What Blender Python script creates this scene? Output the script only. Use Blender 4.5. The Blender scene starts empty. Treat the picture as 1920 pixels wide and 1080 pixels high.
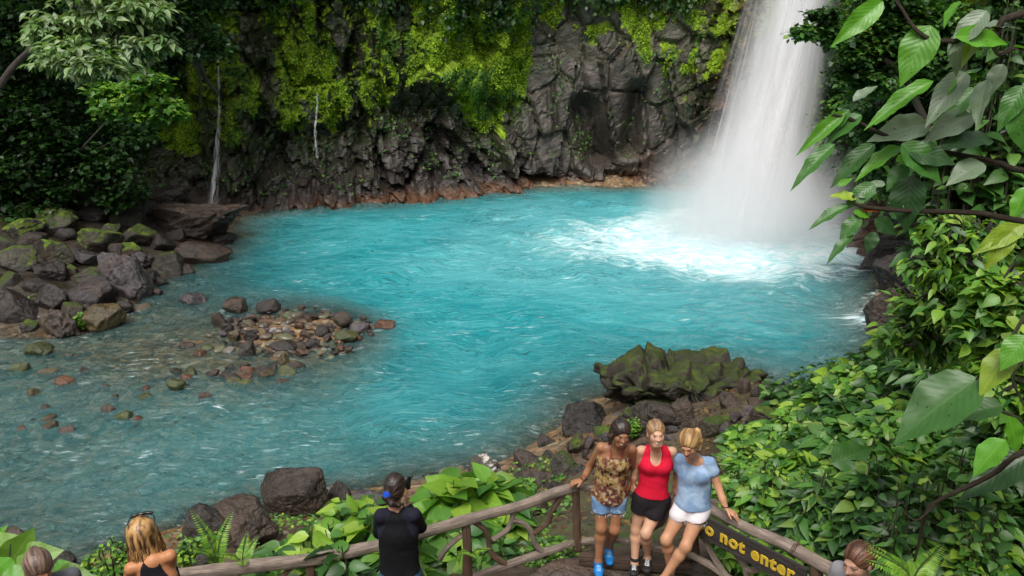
import bpy, math
import numpy as np
from math import radians as R
from mathutils import Vector
# ------------------------------------------------------------------ camera, world, sun, exposure
SC = bpy.context.scene
COL = SC.collection
H = 7.5; PITCH = R(18.6); F = 1500.0
cam = bpy.data.cameras.new('camera'); cam.lens = F/1920*36; cam.sensor_width = 36
cam.clip_start = .1; cam.clip_end = 500
co = bpy.data.objects.new('camera', cam); COL.objects.link(co)
co.location = (0, 0, H); co.rotation_euler = (R(90)-PITCH, 0, 0)
SC.camera = co
SUN_EL, SUN_AZ = R(62), R(200)          # azimuth measured from +Y clockwise: light comes from behind the viewer
W = bpy.data.worlds.new('World'); SC.world = W; W.use_nodes = True
nt = W.node_tree; nt.nodes.clear()
sky = nt.nodes.new('ShaderNodeTexSky'); sky.sky_type = 'NISHITA'; sky.sun_disc = False
sky.sun_elevation = SUN_EL; sky.sun_rotation = SUN_AZ; sky.dust_density = 6.0; sky.air_density = .8; sky.ozone_density = .5
hs = nt.nodes.new('ShaderNodeHueSaturation'); hs.inputs['Saturation'].default_value = .35
bg = nt.nodes.new('ShaderNodeBackground'); bg.inputs['Strength'].default_value = .15
wo = nt.nodes.new('ShaderNodeOutputWorld')
nt.links.new(sky.outputs[0], hs.inputs['Color']); nt.links.new(hs.outputs[0], bg.inputs[0]); nt.links.new(bg.outputs[0], wo.inputs[0])
sl = bpy.data.lights.new('sun', 'SUN'); sl.energy = 1.5; sl.angle = R(25); sl.color = (1, .96, .88)
so = bpy.data.objects.new('sun', sl); COL.objects.link(so); so.location = (0, 0, 30)
sd_ = Vector((math.sin(SUN_AZ)*math.cos(SUN_EL), math.cos(SUN_AZ)*math.cos(SUN_EL), math.sin(SUN_EL)))
so.rotation_euler = sd_.to_track_quat('Z', 'Y').to_euler()
SC.view_settings.view_transform = 'Standard'; SC.view_settings.look = 'None'
SC.view_settings.exposure = .35; SC.view_settings.gamma = 1
SC.render.engine = 'CYCLES'
cy = SC.cycles
cy.use_denoising = True; cy.max_bounces = 12; cy.diffuse_bounces = 3; cy.glossy_bounces = 3
cy.transparent_max_bounces = 24; cy.transmission_bounces = 4; cy.volume_bounces = 8
cy.use_adaptive_sampling = True; cy.adaptive_threshold = .015; cy.volume_step_rate = 2.0
cy.sample_clamp_indirect = 4

# ------------------------------------------------------------------ rays of the photograph
cp, sp = math.cos(PITCH), math.sin(PITCH)
def ray(px, py):
    u, v = (px-960)/F, (540-py)/F
    return np.array([u, cp+v*sp, -sp+v*cp])
CAM = np.array([0., 0., H])
def PD(px, py, t): return CAM+ray(px, py)*t            # at camera depth t
def PY(px, py, y):                                     # on the vertical plane y
    r = ray(px, py); return CAM+r*(y/r[1])
def PZ(px, py, z):
    r = ray(px, py); return CAM+r*((z-H)/r[2])

# ------------------------------------------------------------------ noise
def h3(i, j, k, s=0):
    with np.errstate(over='ignore'):
        n = (i.astype(np.int64).astype(np.uint32)*np.uint32(73856093)) ^ (j.astype(np.int64).astype(np.uint32)*np.uint32(19349663)) ^ (k.astype(np.int64).astype(np.uint32)*np.uint32(83492791)) ^ np.uint32((s*2654435761+977) & 0xffffffff)
        n = (n ^ (n >> np.uint32(13)))*np.uint32(1274126177)
        n = (n ^ (n >> np.uint32(16)))*np.uint32(2246822519)
        n = n ^ (n >> np.uint32(15))
    return n.astype(np.float64)/4294967295.0
def vnoise(p, s=0):
    p = np.asarray(p, float); b = np.floor(p); f = p-b; f = f*f*(3-2*f)
    i, j, k = b[:, 0], b[:, 1], b[:, 2]
    def g(a, c, d): return h3(i+a, j+c, k+d, s)
    fx, fy, fz = f[:, 0], f[:, 1], f[:, 2]
    x00 = g(0,0,0)*(1-fx)+g(1,0,0)*fx; x10 = g(0,1,0)*(1-fx)+g(1,1,0)*fx
    x01 = g(0,0,1)*(1-fx)+g(1,0,1)*fx; x11 = g(0,1,1)*(1-fx)+g(1,1,1)*fx
    return ((x00*(1-fy)+x10*fy)*(1-fz)+(x01*(1-fy)+x11*fy)*fz)*2-1
def fbm(p, s=0, o=4, g=.5):
    r = 0; a = 1; t = 0
    for k in range(o):
        r = r+a*vnoise(p*2.03**k+17.3*k, s+k); t += a; a *= g
    return r/t
def voro(p, s=0, jit=.9):
    b = np.floor(p); n = len(p)
    d1 = np.full(n, 9.); d2 = np.full(n, 9.); c1 = np.zeros((n, 3)); i1 = np.zeros((n, 3))
    for a in (-1, 0, 1):
        for c in (-1, 0, 1):
            for d in (-1, 0, 1):
                q = b+(a, c, d)
                h = np.stack([h3(q[:, 0], q[:, 1], q[:, 2], s+m) for m in (1, 2, 3)], 1)
                o = q+.5+(h-.5)*jit
                dd = np.sqrt(((p-o)**2).sum(1))
                m = dd < d1
                d2 = np.where(m, d1, np.minimum(d2, dd)); d1 = np.where(m, dd, d1)
                c1[m] = o[m]; i1[m] = q[m]
    rnd = np.stack([h3(i1[:, 0], i1[:, 1], i1[:, 2], s+10+m) for m in range(4)], 1)
    return d1, d2, c1, rnd
def blocks(p, L, s):
    d1, d2, c, r = voro(p/L, s)
    return (r[:, 0]*2-1)+((p/L-c)*(r[:, 1:4]*2-1)).sum(1)*1.6, d2-d1
def sstep(a, b, x):
    t = np.clip((x-a)/(b-a), 0, 1); return t*t*(3-2*t)
def nrm(v):
    v = np.asarray(v, float); return v/np.maximum(np.linalg.norm(v, axis=-1, keepdims=True), 1e-9)
RG = np.random.default_rng(7)

# ------------------------------------------------------------------ object helpers
def tag(o, label=None, cat=None, group=None, kind=None):
    if label: o['label'] = label
    if cat: o['category'] = cat
    if group: o['group'] = group
    if kind: o['kind'] = kind
    return o
def empty(name, loc, label=None, cat=None, group=None):
    o = bpy.data.objects.new(name, None); COL.objects.link(o); o.location = tuple(loc); o.empty_display_size = .2
    return tag(o, label, cat, group)
def mesh(name, V, Fc, mat, parent=None, org=None, uv=None, attrs=None, smooth=True):
    """V (n,3) in world coordinates; Fc list of (m,k) arrays; org = the thing's base"""
    V = np.asarray(V, float)
    if org is None: org = np.array(parent.location) if parent is not None else np.zeros(3)
    if parent is not None and parent.parent is not None:
        org = np.array(parent['_org'])
    me = bpy.data.meshes.new(name)
    if not isinstance(Fc, list): Fc = [Fc]
    Fc = [np.asarray(f, np.int32) for f in Fc if len(f)]
    nl = sum(f.size for f in Fc); nf = sum(len(f) for f in Fc)
    me.vertices.add(len(V)); me.loops.add(nl); me.polygons.add(nf)
    me.vertices.foreach_set('co', (V-org).astype(np.float32).ravel())
    me.loops.foreach_set('vertex_index', np.concatenate([f.ravel() for f in Fc]))
    st = []; b = 0
    for f in Fc:
        st.append(b+np.arange(len(f))*f.shape[1]); b += f.size
    me.polygons.foreach_set('loop_start', np.concatenate(st).astype(np.int32))
    me.update(calc_edges=True)
    me.polygons.foreach_set('use_smooth', np.full(nf, smooth))
    if uv is not None:
        l = me.uv_layers.new(name='UVMap')
        idx = np.concatenate([f.ravel() for f in Fc])
        l.data.foreach_set('uv', np.asarray(uv, np.float32)[idx].ravel())
    for k, a in (attrs or {}).items():
        a = np.asarray(a, np.float32)
        if a.ndim == 1:
            t = me.attributes.new(k, 'FLOAT', 'POINT'); t.data.foreach_set('value', a)
        else:
            t = me.attributes.new(k, 'FLOAT_COLOR', 'POINT')
            t.data.foreach_set('color', np.concatenate([a, np.ones((len(a), 1), np.float32)], 1).ravel())
    me.materials.append(mat)
    o = bpy.data.objects.new(name, me); COL.objects.link(o)
    if parent is not None:
        o.parent = parent
        o['_org'] = [float(x) for x in org]
    else: o.location = tuple(org)
    return o
def grid_faces(nu, nv):
    i = np.arange(nu-1)[:, None]*nv+np.arange(nv-1)[None, :]
    return np.stack([i, i+nv, i+nv+1, i+1], -1).reshape(-1, 4)

# ------------------------------------------------------------------ materials
class NT:
    def __init__(s, name):
        s.m = bpy.data.materials.new(name); s.m.use_nodes = True; s.t = s.m.node_tree; s.t.nodes.clear()
        s.out = s.n('OutputMaterial')
    def n(s, k, **kw):
        nd = s.t.nodes.new('ShaderNode'+k)
        for a, v in kw.items():
            setattr(nd, a, v)
        return nd
    def l(s, a, b): s.t.links.new(a, b)
    def set(s, sock, v):
        if isinstance(v, bpy.types.NodeSocket): s.l(v, sock)
        elif isinstance(v, (tuple, list)) and sock.type == 'RGBA' and len(v) == 3: sock.default_value = (*v, 1)
        else: sock.default_value = v
    def attr(s, name, fac=True):
        a = s.n('Attribute', attribute_name=name); return a.outputs['Fac' if fac else 'Color']
    def coord(s, scale=(1, 1, 1), kind='Object', rot=(0, 0, 0)):
        c = s.n('TexCoord'); m = s.n('Mapping'); s.l(c.outputs[kind], m.inputs[0]); m.inputs['Scale'].default_value = scale; m.inputs['Rotation'].default_value = rot
        return m.outputs[0]
    def noise(s, co, scale, det=4, rough=.55, dist=0):
        t = s.n('TexNoise'); s.l(co, t.inputs['Vector']); t.inputs['Scale'].default_value = scale; t.inputs['Detail'].default_value = det
        t.inputs['Roughness'].default_value = rough; t.inputs['Distortion'].default_value = dist; return t.outputs['Fac']
    def vor(s, co, scale, feat='F1', out='Distance'):
        t = s.n('TexVoronoi', feature=feat); s.l(co, t.inputs['Vector']); t.inputs['Scale'].default_value = scale; return t.outputs[out]
    def ramp(s, f, stops):
        r = s.n('ValToRGB'); s.l(f, r.inputs[0]); e = r.color_ramp.elements
        while len(e) < len(stops): e.new(.5)
        for x, (p, c) in zip(e, stops):
            x.position = p; x.color = (*c, 1) if isinstance(c, tuple) else (c, c, c, 1)
        return r.outputs[0]
    def mr(s, f, a, b, c=0, d=1):
        m = s.n('MapRange'); s.set(m.inputs[0], f)
        for i, v in enumerate((a, b, c, d)): m.inputs[i+1].default_value = v
        return m.outputs[0]
    def math(s, op, a, b=0, c=None):
        m = s.n('Math', operation=op); s.set(m.inputs[0], a); s.set(m.inputs[1], b)
        if c is not None: s.set(m.inputs[2], c)
        return m.outputs[0]
    def mix(s, f, a, b, mode='MIX'):
        m = s.n('MixRGB', blend_type=mode); s.set(m.inputs[0], f); s.set(m.inputs[1], a); s.set(m.inputs[2], b); return m.outputs[0]
    def bump(s, h, st=.5, d=.05, nrm=None):
        b = s.n('Bump'); s.l(h, b.inputs['Height']); b.inputs['Strength'].default_value = st; b.inputs['Distance'].default_value = d
        if nrm is not None: s.l(nrm, b.inputs['Normal'])
        return b.outputs[0]
    def pri(s, col, rough=.6, nrm=None, **kw):
        p = s.n('BsdfPrincipled'); s.set(p.inputs['Base Color'], col); s.set(p.inputs['Roughness'], rough)
        if nrm is not None: s.l(nrm, p.inputs['Normal'])
        for k, v in kw.items(): s.set(p.inputs[k.replace('_', ' ')], v)
        return p.outputs[0]
    def mixs(s, f, a, b):
        m = s.n('MixShader'); s.set(m.inputs[0], f); s.l(a, m.inputs[1]); s.l(b, m.inputs[2]); return m.outputs[0]
    def done(s, sh, vol=False):
        s.l(sh, s.out.inputs['Volume' if vol else 'Surface']); return s.m
    def upz(s):
        g = s.n('NewGeometry'); x = s.n('SeparateXYZ'); s.l(g.outputs['Normal'], x.inputs[0]); return x.outputs[2]

def rock_mat(name, dark, light, moss=0., mosscol=(.075, .12, .012), spots=None, rough=.5, scale=1., topdust=None):
    m = NT(name); co = m.coord(kind='Object'); oi = m.n('ObjectInfo')
    sh = m.n('VectorMath', operation='MULTIPLY_ADD'); m.l(oi.outputs['Random'], sh.inputs[0]); sh.inputs[1].default_value = (37, 51, 23); m.l(co, sh.inputs[2]); co = sh.outputs[0]
    n1 = m.noise(co, 1.6*scale, 8, .65, .4); n2 = m.noise(co, 9*scale, 6, .7)
    c = m.mix(m.mr(n1, .3, .7), dark, light)
    c = m.mix(m.mr(n2, .38, .66, 0, .8), c, tuple(x*.4 for x in dark)); c = m.mix(m.mr(m.noise(co, 28*scale, 4, .65), .56, .70, 0, .45), c, tuple(x*1.5 for x in light))
    warm = m.noise(co, .9*scale, 3); c = m.mix(m.mr(warm, .52, .72, 0, .6), c, (light[0]*1.0, light[1]*.72, light[2]*.48))
    br = m.mr(oi.outputs['Random'], 0, 1, .75, 1.25); c = m.mix(1., c, br, 'MULTIPLY')
    ro = m.mr(n1, .3, .7, rough-.16, rough+.26)
    if moss > 0:
        up = m.upz(); k = m.math('ADD', m.math('MULTIPLY', up, .75), m.mr(m.noise(co, 2.6*scale, 6, .7), .2, .8, -.55, .55))
        k = m.mr(k, 1.05-moss, 1.25-moss)
        mc = m.mix(m.noise(co, 14*scale, 4), mosscol, tuple(x*.35 for x in mosscol))
        mc = m.mix(m.mr(m.noise(co, 3*scale, 3), .5, .65), mc, (mosscol[0]*1.5, mosscol[1]*1.35, mosscol[2]))
        c = m.mix(k, c, mc); ro = m.math('MAXIMUM', ro, m.math('MULTIPLY', k, .9))
    if topdust:
        up = m.upz(); k = m.math('MULTIPLY', m.mr(up, .1, .6), m.mr(m.noise(co, 2.3, 5, .7), .5, .56)); c = m.mix(k, c, topdust)
    b = m.math('ADD', m.math('MULTIPLY', n1, .8), m.math('MULTIPLY', n2, .55))
    b = m.math('ADD', b, m.math('MULTIPLY', m.noise(co, 30*scale, 4, .65), .35))
    cr = m.vor(co, 2.2*scale, 'DISTANCE_TO_EDGE'); b = m.math('ADD', b, m.mr(cr, 0, .03, -.12, 0))
    return m.done(m.pri(c, ro, m.bump(b, .95, .075/scale)))

def leaf_mat(name, veins=True, holes=0., rough=.42, trans=.3):
    m = NT(name); col = m.attr('lc', False)
    uvn = m.n('UVMap'); x = m.n('SeparateXYZ'); m.l(uvn.outputs[0], x.inputs[0]); u, v = x.outputs[0], x.outputs[1]
    co = m.coord(kind='Object'); sp_ = m.noise(co, 9, 4)
    c = m.mix(m.mr(sp_, .35, .75, 0, .35), col, m.mix(1., col, (.55, .6, .5), 'MULTIPLY'))
    nrm_ = None
    if veins:
        av = m.math('ABSOLUTE', m.math('SUBTRACT', v, .5))
        mid = m.mr(av, .012, .035, 1, 0)
        w = m.math('SINE', m.math('MULTIPLY', m.math('SUBTRACT', u, m.math('MULTIPLY', av, .55)), 62.8))
        side = m.mr(w, .70, 1.0, 0, .22)
        vv = m.math('MAXIMUM', mid, side)
        c = m.mix(m.math('MULTIPLY', vv, .45), c, m.mix(1., col, (1.7, 1.35, 1.6), 'MULTIPLY'))
        nrm_ = m.bump(m.math('MULTIPLY', m.math('SUBTRACT', w, m.math('MULTIPLY', mid, 1.5)), 1), .10, .004)
    p = m.pri(c, rough, nrm_, **{'Specular_IOR_Level': .5})
    t = m.n('BsdfTranslucent'); m.set(t.inputs[0], m.mix(1., c, (1.35, 1.5, .45), 'MULTIPLY'))
    s = m.mixs(trans, p, t.outputs[0])
    if holes > 0:
        h = m.noise(m.coord(kind='UV', scale=(9, 5, 1)), 1.7, 2, .5); h2 = m.noise(co, 2.1, 1)
        k = m.math('MULTIPLY', m.mr(h, .69, .70), m.mr(h2, .5-holes*.2, .52)); tr = m.n('BsdfTransparent'); s = m.mixs(k, s, tr.outputs[0])
    return m.done(s)

def bark_mat(name, dark, light, sc=1., mossy=0.):
    m = NT(name); co = m.coord(kind='UV', scale=(1, 1, 1)); ob = m.coord(kind='Object')
    n = m.noise(m.coord(kind='UV', scale=(14*sc, 1.2*sc, 1)), 3, 6, .7, .6); n2 = m.noise(ob, 5, 4)
    c = m.mix(m.mr(n, .33, .58), dark, light); c = m.mix(m.mr(n2, .45, .7, 0, .4), c, tuple(x*.6 for x in dark))
    if mossy: c = m.mix(m.math('MULTIPLY', m.mr(m.noise(ob, 2.5, 5), .5, .62), mossy), c, (.06, .1, .02))
    b = m.math('ADD', n, m.math('MULTIPLY', n2, .3))
    return m.done(m.pri(c, m.mr(n, .3, .7, .85, .6), m.bump(b, 1., .035)))
def simple_mat(name, col, rough=.6, nz=0., scale=20, **kw):
    m = NT(name); co = m.coord(); n = m.noise(co, scale, 5, .6)
    c = m.mix(m.mr(n, .3, .7, 0, .5), col, tuple(x*.7 for x in col))
    return m.done(m.pri(c, rough, m.bump(n, nz, .01) if nz else None, **kw))
# ------------------------------------------------------------------ terrain
SHORE = np.array([(-40,3),(-14,7.6),(-8.2,9.5),(-6.4,9.7),(-5.4,10.5),(-4.2,11.2),(-2.5,11.5),(-.9,12.1),(.2,13),(.9,13.9),(1.6,15.),(3.0,15.9),(5,16.2),(6.4,15.5),(8,16.3),(9.2,18.),(9.8,20.5),(11,22.5),(11.4,24.4),(12.4,28),(13,31),(12,34.5),(10,36.8),(6,37.6),(2,37.4),(-1,36.4),(-3.7,34.9),(-7.2,33.7),(-10,32.4),(-11,31),(-10.2,28),(-10.3,25),(-10.7,22.9),(-10.4,20.5),(-10.6,18.6),(-12.5,18.1),(-16,17),(-40,14)], float)
def sdist(x, y):
    """signed distance to the shoreline, positive on land"""
    p = np.stack([x, y], 1); best = np.full(len(p), 1e9); ins = np.zeros(len(p), bool)
    n = len(SHORE)
    for i in range(n):
        a, b = SHORE[i], SHORE[(i+1) % n]; e = b-a; w = p-a
        t = np.clip((w@e)/(e@e), 0, 1); d = w-t[:, None]*e
        best = np.minimum(best, (d**2).sum(1))
        c = ((a[1] > p[:, 1]) != (b[1] > p[:, 1])) & (p[:, 0] < (b[0]-a[0])*(p[:, 1]-a[1])/(b[1]-a[1]+1e-12)+a[0])
        ins ^= c
    return np.where(ins, -1, 1)*np.sqrt(best)
def terrain(x, y, detail=True):
    x = np.atleast_1d(np.asarray(x, float)); y = np.atleast_1d(np.asarray(y, float))
    p = np.stack([x, y, 0*x], 1)
    d = sdist(x, y)+(.35*fbm(p*.7, 3, 3) if detail else 0)
    near = sstep(17, 14, y)
    land = np.where(d > 0, d*(.42*near+.30*(1-near)), 0)
    deck = 2.5
    land = np.where(near > .5, np.minimum(land, deck)-.12*np.maximum(0, np.minimum(land, deck)-deck+.4), np.minimum(land, 5))
    q = np.maximum(0, x-3.7-.45*np.maximum(y-9, 0)); hill = (.5*q+.2*q*q+1.1*np.maximum(q-1.2, 0)**1.5)*np.clip(d/3.5, 0, 1)*sstep(19, 12, y)
    back = np.maximum(0, 3.7-y)*.95
    z = land+np.minimum(hill, 9)+np.where(y < 3.7, back, 0)
    # under water
    deep = np.clip(-d*.5, 0, 3.0)
    shallow = .14+.16*sstep(0, 3, -d)+.30*sstep(-9, -3.5, x)*sstep(18, 14, y)
    ws = sstep(-.5, -5.5, x+ .25*(y-18))*sstep(26, 20, y)
    bed = -(deep*(1-ws)+np.minimum(deep, shallow)*ws)
    bar = np.exp(-(((x+5.35-.18*(y-19))/2.15)**2+((y-18.9)/1.75)**2)**1.5)
    bar2 = np.exp(-(((x+8.2)/2.6)**2+((y-17.4)/1.5)**2))
    bed = np.maximum(bed, bed*(1-bar)+.10*bar)
    wide = np.exp(-(((x+6.2)/3.9)**2+((y-18.2)/2.9)**2)**1.5); bed = np.maximum(bed, bed*(1-wide)-.07*wide)
    bed = bed*(1-.65*bar2)
    z = np.where(d > 0, z, bed)
    if detail:
        a = .02+.10*sstep(.0, 1.2, d)*(1-.75*sstep(2.3, 2.5, z)*(y < 7.5))
        z = z+a*fbm(p*1.9, 5, 4)+.022*fbm(p*9, 9, 3)
    return z
def hit(px, py, zmin=0.):
    """where the line of sight of a pixel meets the ground or the water"""
    r = ray(px, py); t = np.linspace(3, 60, 1200)
    P = CAM+t[:, None]*r; z = np.maximum(terrain(P[:, 0], P[:, 1], False), zmin)
    k = np.argmax(P[:, 2] < z)
    return P[k], t[k]

nx, ny = 520, 440
gx = np.linspace(-36, 26, nx); gy = np.linspace(-8, 42, ny)
X, Y = np.meshgrid(gx, gy, indexing='ij'); X, Y = X.ravel(), Y.ravel()
Z = terrain(X, Y); D = sdist(X, Y)
cpath_guard = (D > 4.5) & (Y > 20)
g_m = NT('ground_earth'); co_ = g_m.coord(); dd = g_m.attr('shore')
n1 = g_m.noise(co_, 1.3, 8, .65); vr = g_m.vor(co_, 7.5, 'F1', 'Color'); vd = g_m.vor(co_, 7.5, 'F1')
vx = g_m.n('SeparateXYZ'); g_m.l(vr, vx.inputs[0])
cob = g_m.ramp(vx.outputs[0], [(0, (.06, .04, .025)), (.3, (.20, .13, .07)), (.6, (.12, .10, .06)), (.85, (.28, .14, .06)), (1, (.30, .27, .18))])
mud = g_m.mix(g_m.mr(n1, .35, .65), (.05, .035, .024), (.115, .085, .06))
lit = g_m.mix(g_m.mr(g_m.noise(co_, 22, 3), .55, .7), mud, (.16, .08, .035))
c_ = g_m.mix(g_m.mr(dd, .6, 1.6), cob, lit)
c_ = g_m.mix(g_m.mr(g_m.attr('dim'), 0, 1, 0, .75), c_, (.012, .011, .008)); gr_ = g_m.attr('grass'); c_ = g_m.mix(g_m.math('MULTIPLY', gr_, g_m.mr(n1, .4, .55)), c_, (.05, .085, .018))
wet = g_m.mr(g_m.noise(co_, 1.1, 3), .45, .55, .16, .75)
bb = g_m.math('ADD', g_m.math('MULTIPLY', vd, -.6), g_m.math('MULTIPLY', g_m.noise(co_, 25, 5), .5))
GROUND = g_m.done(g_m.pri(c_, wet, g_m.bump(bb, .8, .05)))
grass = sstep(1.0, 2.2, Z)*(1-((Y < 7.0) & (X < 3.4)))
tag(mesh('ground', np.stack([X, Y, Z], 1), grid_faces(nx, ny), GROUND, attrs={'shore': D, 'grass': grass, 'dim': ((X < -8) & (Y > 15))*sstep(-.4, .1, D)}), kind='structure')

# ------------------------------------------------------------------ cliff that rings the pool
PATH = np.array([(-44,2),(-30,12),(-24,20),(-20,27),(-16,31.5),(-12.5,33),(-8.8,33.9),(-5.2,34.6),(-2.6,35.5),(0,36.9),(3,37.6),(6,37.6),(8.6,37.0),(10.6,35.4),(12.3,33.0),(12.7,30.2),(12.4,27.4),(12.3,25.2),(12.0,23),(11.0,20.6),(12.0,18.0),(16,14.5),(26,9),(40,2)], float)
def catmull(P, n):
    P = np.asarray(P, float); Q = np.vstack([2*P[0]-P[1], P, 2*P[-1]-P[-2]]); out = []
    seg = len(P)-1
    t = np.linspace(0, seg, n); i = np.minimum(t.astype(int), seg-1); f = (t-i)[:, None]
    a, b, c, d = Q[i], Q[i+1], Q[i+2], Q[i+3]
    return .5*((2*b)+(c-a)*f+(2*a-5*b+4*c-d)*f**2+(3*b-a-3*c+d)*f**3)
pc = catmull(PATH, 4000); ln = np.r_[0, np.cumsum(np.linalg.norm(np.diff(pc, axis=0), axis=1))]
NS, NZ = 1000, 200
ss = np.interp(np.linspace(0, 1, NS), [0, .18, .8, 1], [0, ln[-1]*.24, ln[-1]*.76, ln[-1]])
px_ = np.interp(ss, ln, pc[:, 0]); py_ = np.interp(ss, ln, pc[:, 1])
tx = np.gradient(px_); ty = np.gradient(py_)
for _ in range(12): tx = np.convolve(np.pad(tx, 4, 'edge'), np.ones(9)/9, 'valid'); ty = np.convolve(np.pad(ty, 4, 'edge'), np.ones(9)/9, 'valid')
tn = np.hypot(tx, ty); nxo, nyo = -ty/tn, tx/tn            # outward, away from the pool
zz = np.r_[np.linspace(-1.2, 10, 160), np.linspace(10, 20, NZ-160+1)[1:]]
SX, ZZ = np.meshgrid(np.arange(NS), zz, indexing='ij'); SX = SX.ravel(); ZZ = ZZ.ravel()
bx, by, ox, oy = px_[SX], py_[SX], nxo[SX], nyo[SX]
leftw = sstep(-10.5, -17, bx)                              # the forested slope on the left
rightw = sstep(21, 17, by)*(bx > 5)
base = np.stack([bx, by, ZZ], 1)
lean = (.10+.75*leftw+.5*rightw)*np.maximum(ZZ, 0)
# hollow under the moss curtain
def bumpf(x, c, w): return np.exp(-((x-c)/w)**2)
hol = 1.3*bumpf(bx, -3.2, 2.2)*bumpf(ZZ, 3.6, 1.0)+.5*bumpf(bx, -6.6, 1.2)*bumpf(ZZ, 2.8, .7)+.9*bumpf(bx, 9.5, 1.2)*bumpf(ZZ, 2.5, 2)
cav = 1.5*bumpf(bx+.28*(ZZ-2.5), 3.8, .62)*sstep(.6, 1.2, ZZ)*sstep(4.4, 3.4, ZZ)+1.2*bumpf(bx-.1*(ZZ-3), 5.7, .42)*sstep(1.0, 1.8, ZZ)*sstep(5.2, 4.2, ZZ)
shelf = -.9*sstep(.9, 0., ZZ)*(bx < 1)-.5*sstep(2.4, .6, ZZ)*(bx < 0)
rot = np.array([[.86, .2, .46], [-.3, .94, .15], [-.42, -.26, .87]])
q = (base*np.array([1, 1, .62]))@rot.T
bigr = sstep(.0, 1.4, bx)*sstep(9, 7.5, bx)*(1-.7*sstep(.9, .2, ZZ))                # large smooth slabs in the middle
b1, e1 = blocks(q, 3.0, 21); b2, e2 = blocks(q, 1.15, 31); b3, e3 = blocks(q, .5, 41); b4, e4 = blocks(base, .24, 47)
rockdisp = .55*b1*(1+.3*bigr)+.40*b2*(1-.6*bigr)+.20*b3*(1-.85*bigr)+.07*b4*(1-.92*bigr)
rockdisp += .22*sstep(.13, 0, e2)+.12*sstep(.16, 0, e3)*(1-.9*bigr)
flute = fbm(np.stack([ss[SX]*1.5, ZZ*.18, 0*ZZ], 1), 55, 3)
amt = .85-.35*leftw
disp = lean+hol+cav+shelf+amt*rockdisp+.35*flute*(1-bigr)*1.3+.5*fbm(base*.22, 61, 3)+.05*fbm(base*5, 63, 3)
disp *= 1
CX = bx+ox*disp; CY = by+oy*disp
CZ = ZZ+.12*b2*(1-.5*bigr)
CV = np.stack([CX, CY, CZ], 1)
# normals of the grid
G = CV.reshape(NS, NZ, 3)
gn = nrm(np.cross(np.gradient(G, axis=0), np.gradient(G, axis=1))).reshape(-1, 3)
gn = np.where(((gn[:, 0]*ox+gn[:, 1]*oy) > 0)[:, None], -gn, gn)
# moss: lower limit along the wall, streaks that hang down
low = np.interp(bx, [-40,-17,-13,-9.5,-8,-6,-4.6,-3,-1.9,-.6,.6,1.2,3,5,6.5,7.2,8.6,9.4,11,13,14], [1,1,2.3,2.3,3.0,3.1,4.6,4.9,3.3,2.6,3.4,6.0,6.3,6.6,5.4,3.9,3.6,6.,7.,5.,2.5])
low = np.where((by < 33) & (bx > 10), 3.2, low)
st1 = fbm(np.stack([ss[SX]*1.15, ZZ*.30, CY*.3], 1), 71, 4); st2 = fbm(base*np.array([1.7, 1.7, .9]), 73, 4)
mo = sstep(-.02, .20, st1*.8+st2*.7+.25*gn[:, 2]+np.clip((ZZ-low)*.55, -1, .28)-.10-.10*(bx < -6))
mo *= sstep(low-.5, low+.5, ZZ+.6*st1)
rust = bumpf(bx, 8.2, 1.9)*sstep(2.3, .8, ZZ+.8*st2)*.9+.75*sstep(.5, .15, ZZ+.15*st2)*sstep(-12, -5, bx)*sstep(9, 5, bx)
rust = rust+(by < 36.2)*(bx > 9.5)*(by > 27)*sstep(-.3, .4, st2+.1)*.95+(by <= 27)*(by > 24.0)*(bx > 9)*.6*sstep(3, 1.5, ZZ)
rust = rust+1.2*bumpf(bx, 9.9, 1.1)*(by > 34)*sstep(-.3, .25, st2+.1); rust = np.clip(rust, 0, 1); mo *= (1-.8*bumpf(bx, 9.9, 1.0)*(by > 34))
m = NT('cliff_rock'); co_ = m.coord(); a_m = m.attr('moss'); a_r = m.attr('rust')
n1 = m.noise(co_, .8, 8, .68, .5); n2 = m.noise(co_, 6, 6, .7)
c_ = m.mix(m.mr(n1, .32, .68), (.012, .009, .008), (.072, .058, .050))
c_ = m.mix(m.mr(m.attr('slab'), 0, 1, 0, .75), c_, m.mix(m.mr(n1, .3, .7), (.045, .036, .028), (.14, .118, .095)))
c_ = m.mix(m.mr(n2, .35, .75, 0, .6), c_, (.012, .011, .010))
c_ = m.mix(m.math('MULTIPLY', a_r, m.mr(n2, .25, .6)), c_, m.mix(n1, (.20, .075, .025), (.12, .065, .035)))
c_ = m.mix(m.math('MULTIPLY', m.mr(m.attr('damp'), .05, .6, 0, .8), m.mr(m.noise(co_, 2.3, 6, .7), .38, .6)), c_, (.035, .06, .010))
mc = m.mix(m.mr(m.noise(co_, 1.1, 5), .38, .62), (.09, .15, .006), (.27, .42, .008))
mc = m.mix(m.mr(m.noise(co_, 11, 4), .45, .7, 0, .8), mc, (.02, .032, .005))
c_ = m.mix(m.mr(a_m, .25, .6), c_, mc)
bb = m.math('ADD', m.math('MULTIPLY', n1, .6), m.math('MULTIPLY', n2, .5)); bb = m.math('ADD', bb, m.math('MULTIPLY', m.noise(co_, 24, 4, .6), .2))
ro = m.math('MAXIMUM', m.mr(n2, .3, .7, .20, .5), m.math('MULTIPLY', a_m, .9))
CLIFF = m.done(m.pri(c_, ro, m.bump(bb, .9, .07)))
tag(mesh('cliff', CV, grid_faces(NS, NZ), CLIFF, attrs={'damp': sstep(low-2.2, low+.8, ZZ+1.2*st2)*(1-.6*bigr), 'moss': mo, 'rust': rust, 'slab': bigr*sstep(.2, 1.5, ZZ)}, smooth=False), kind='structure')

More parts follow.
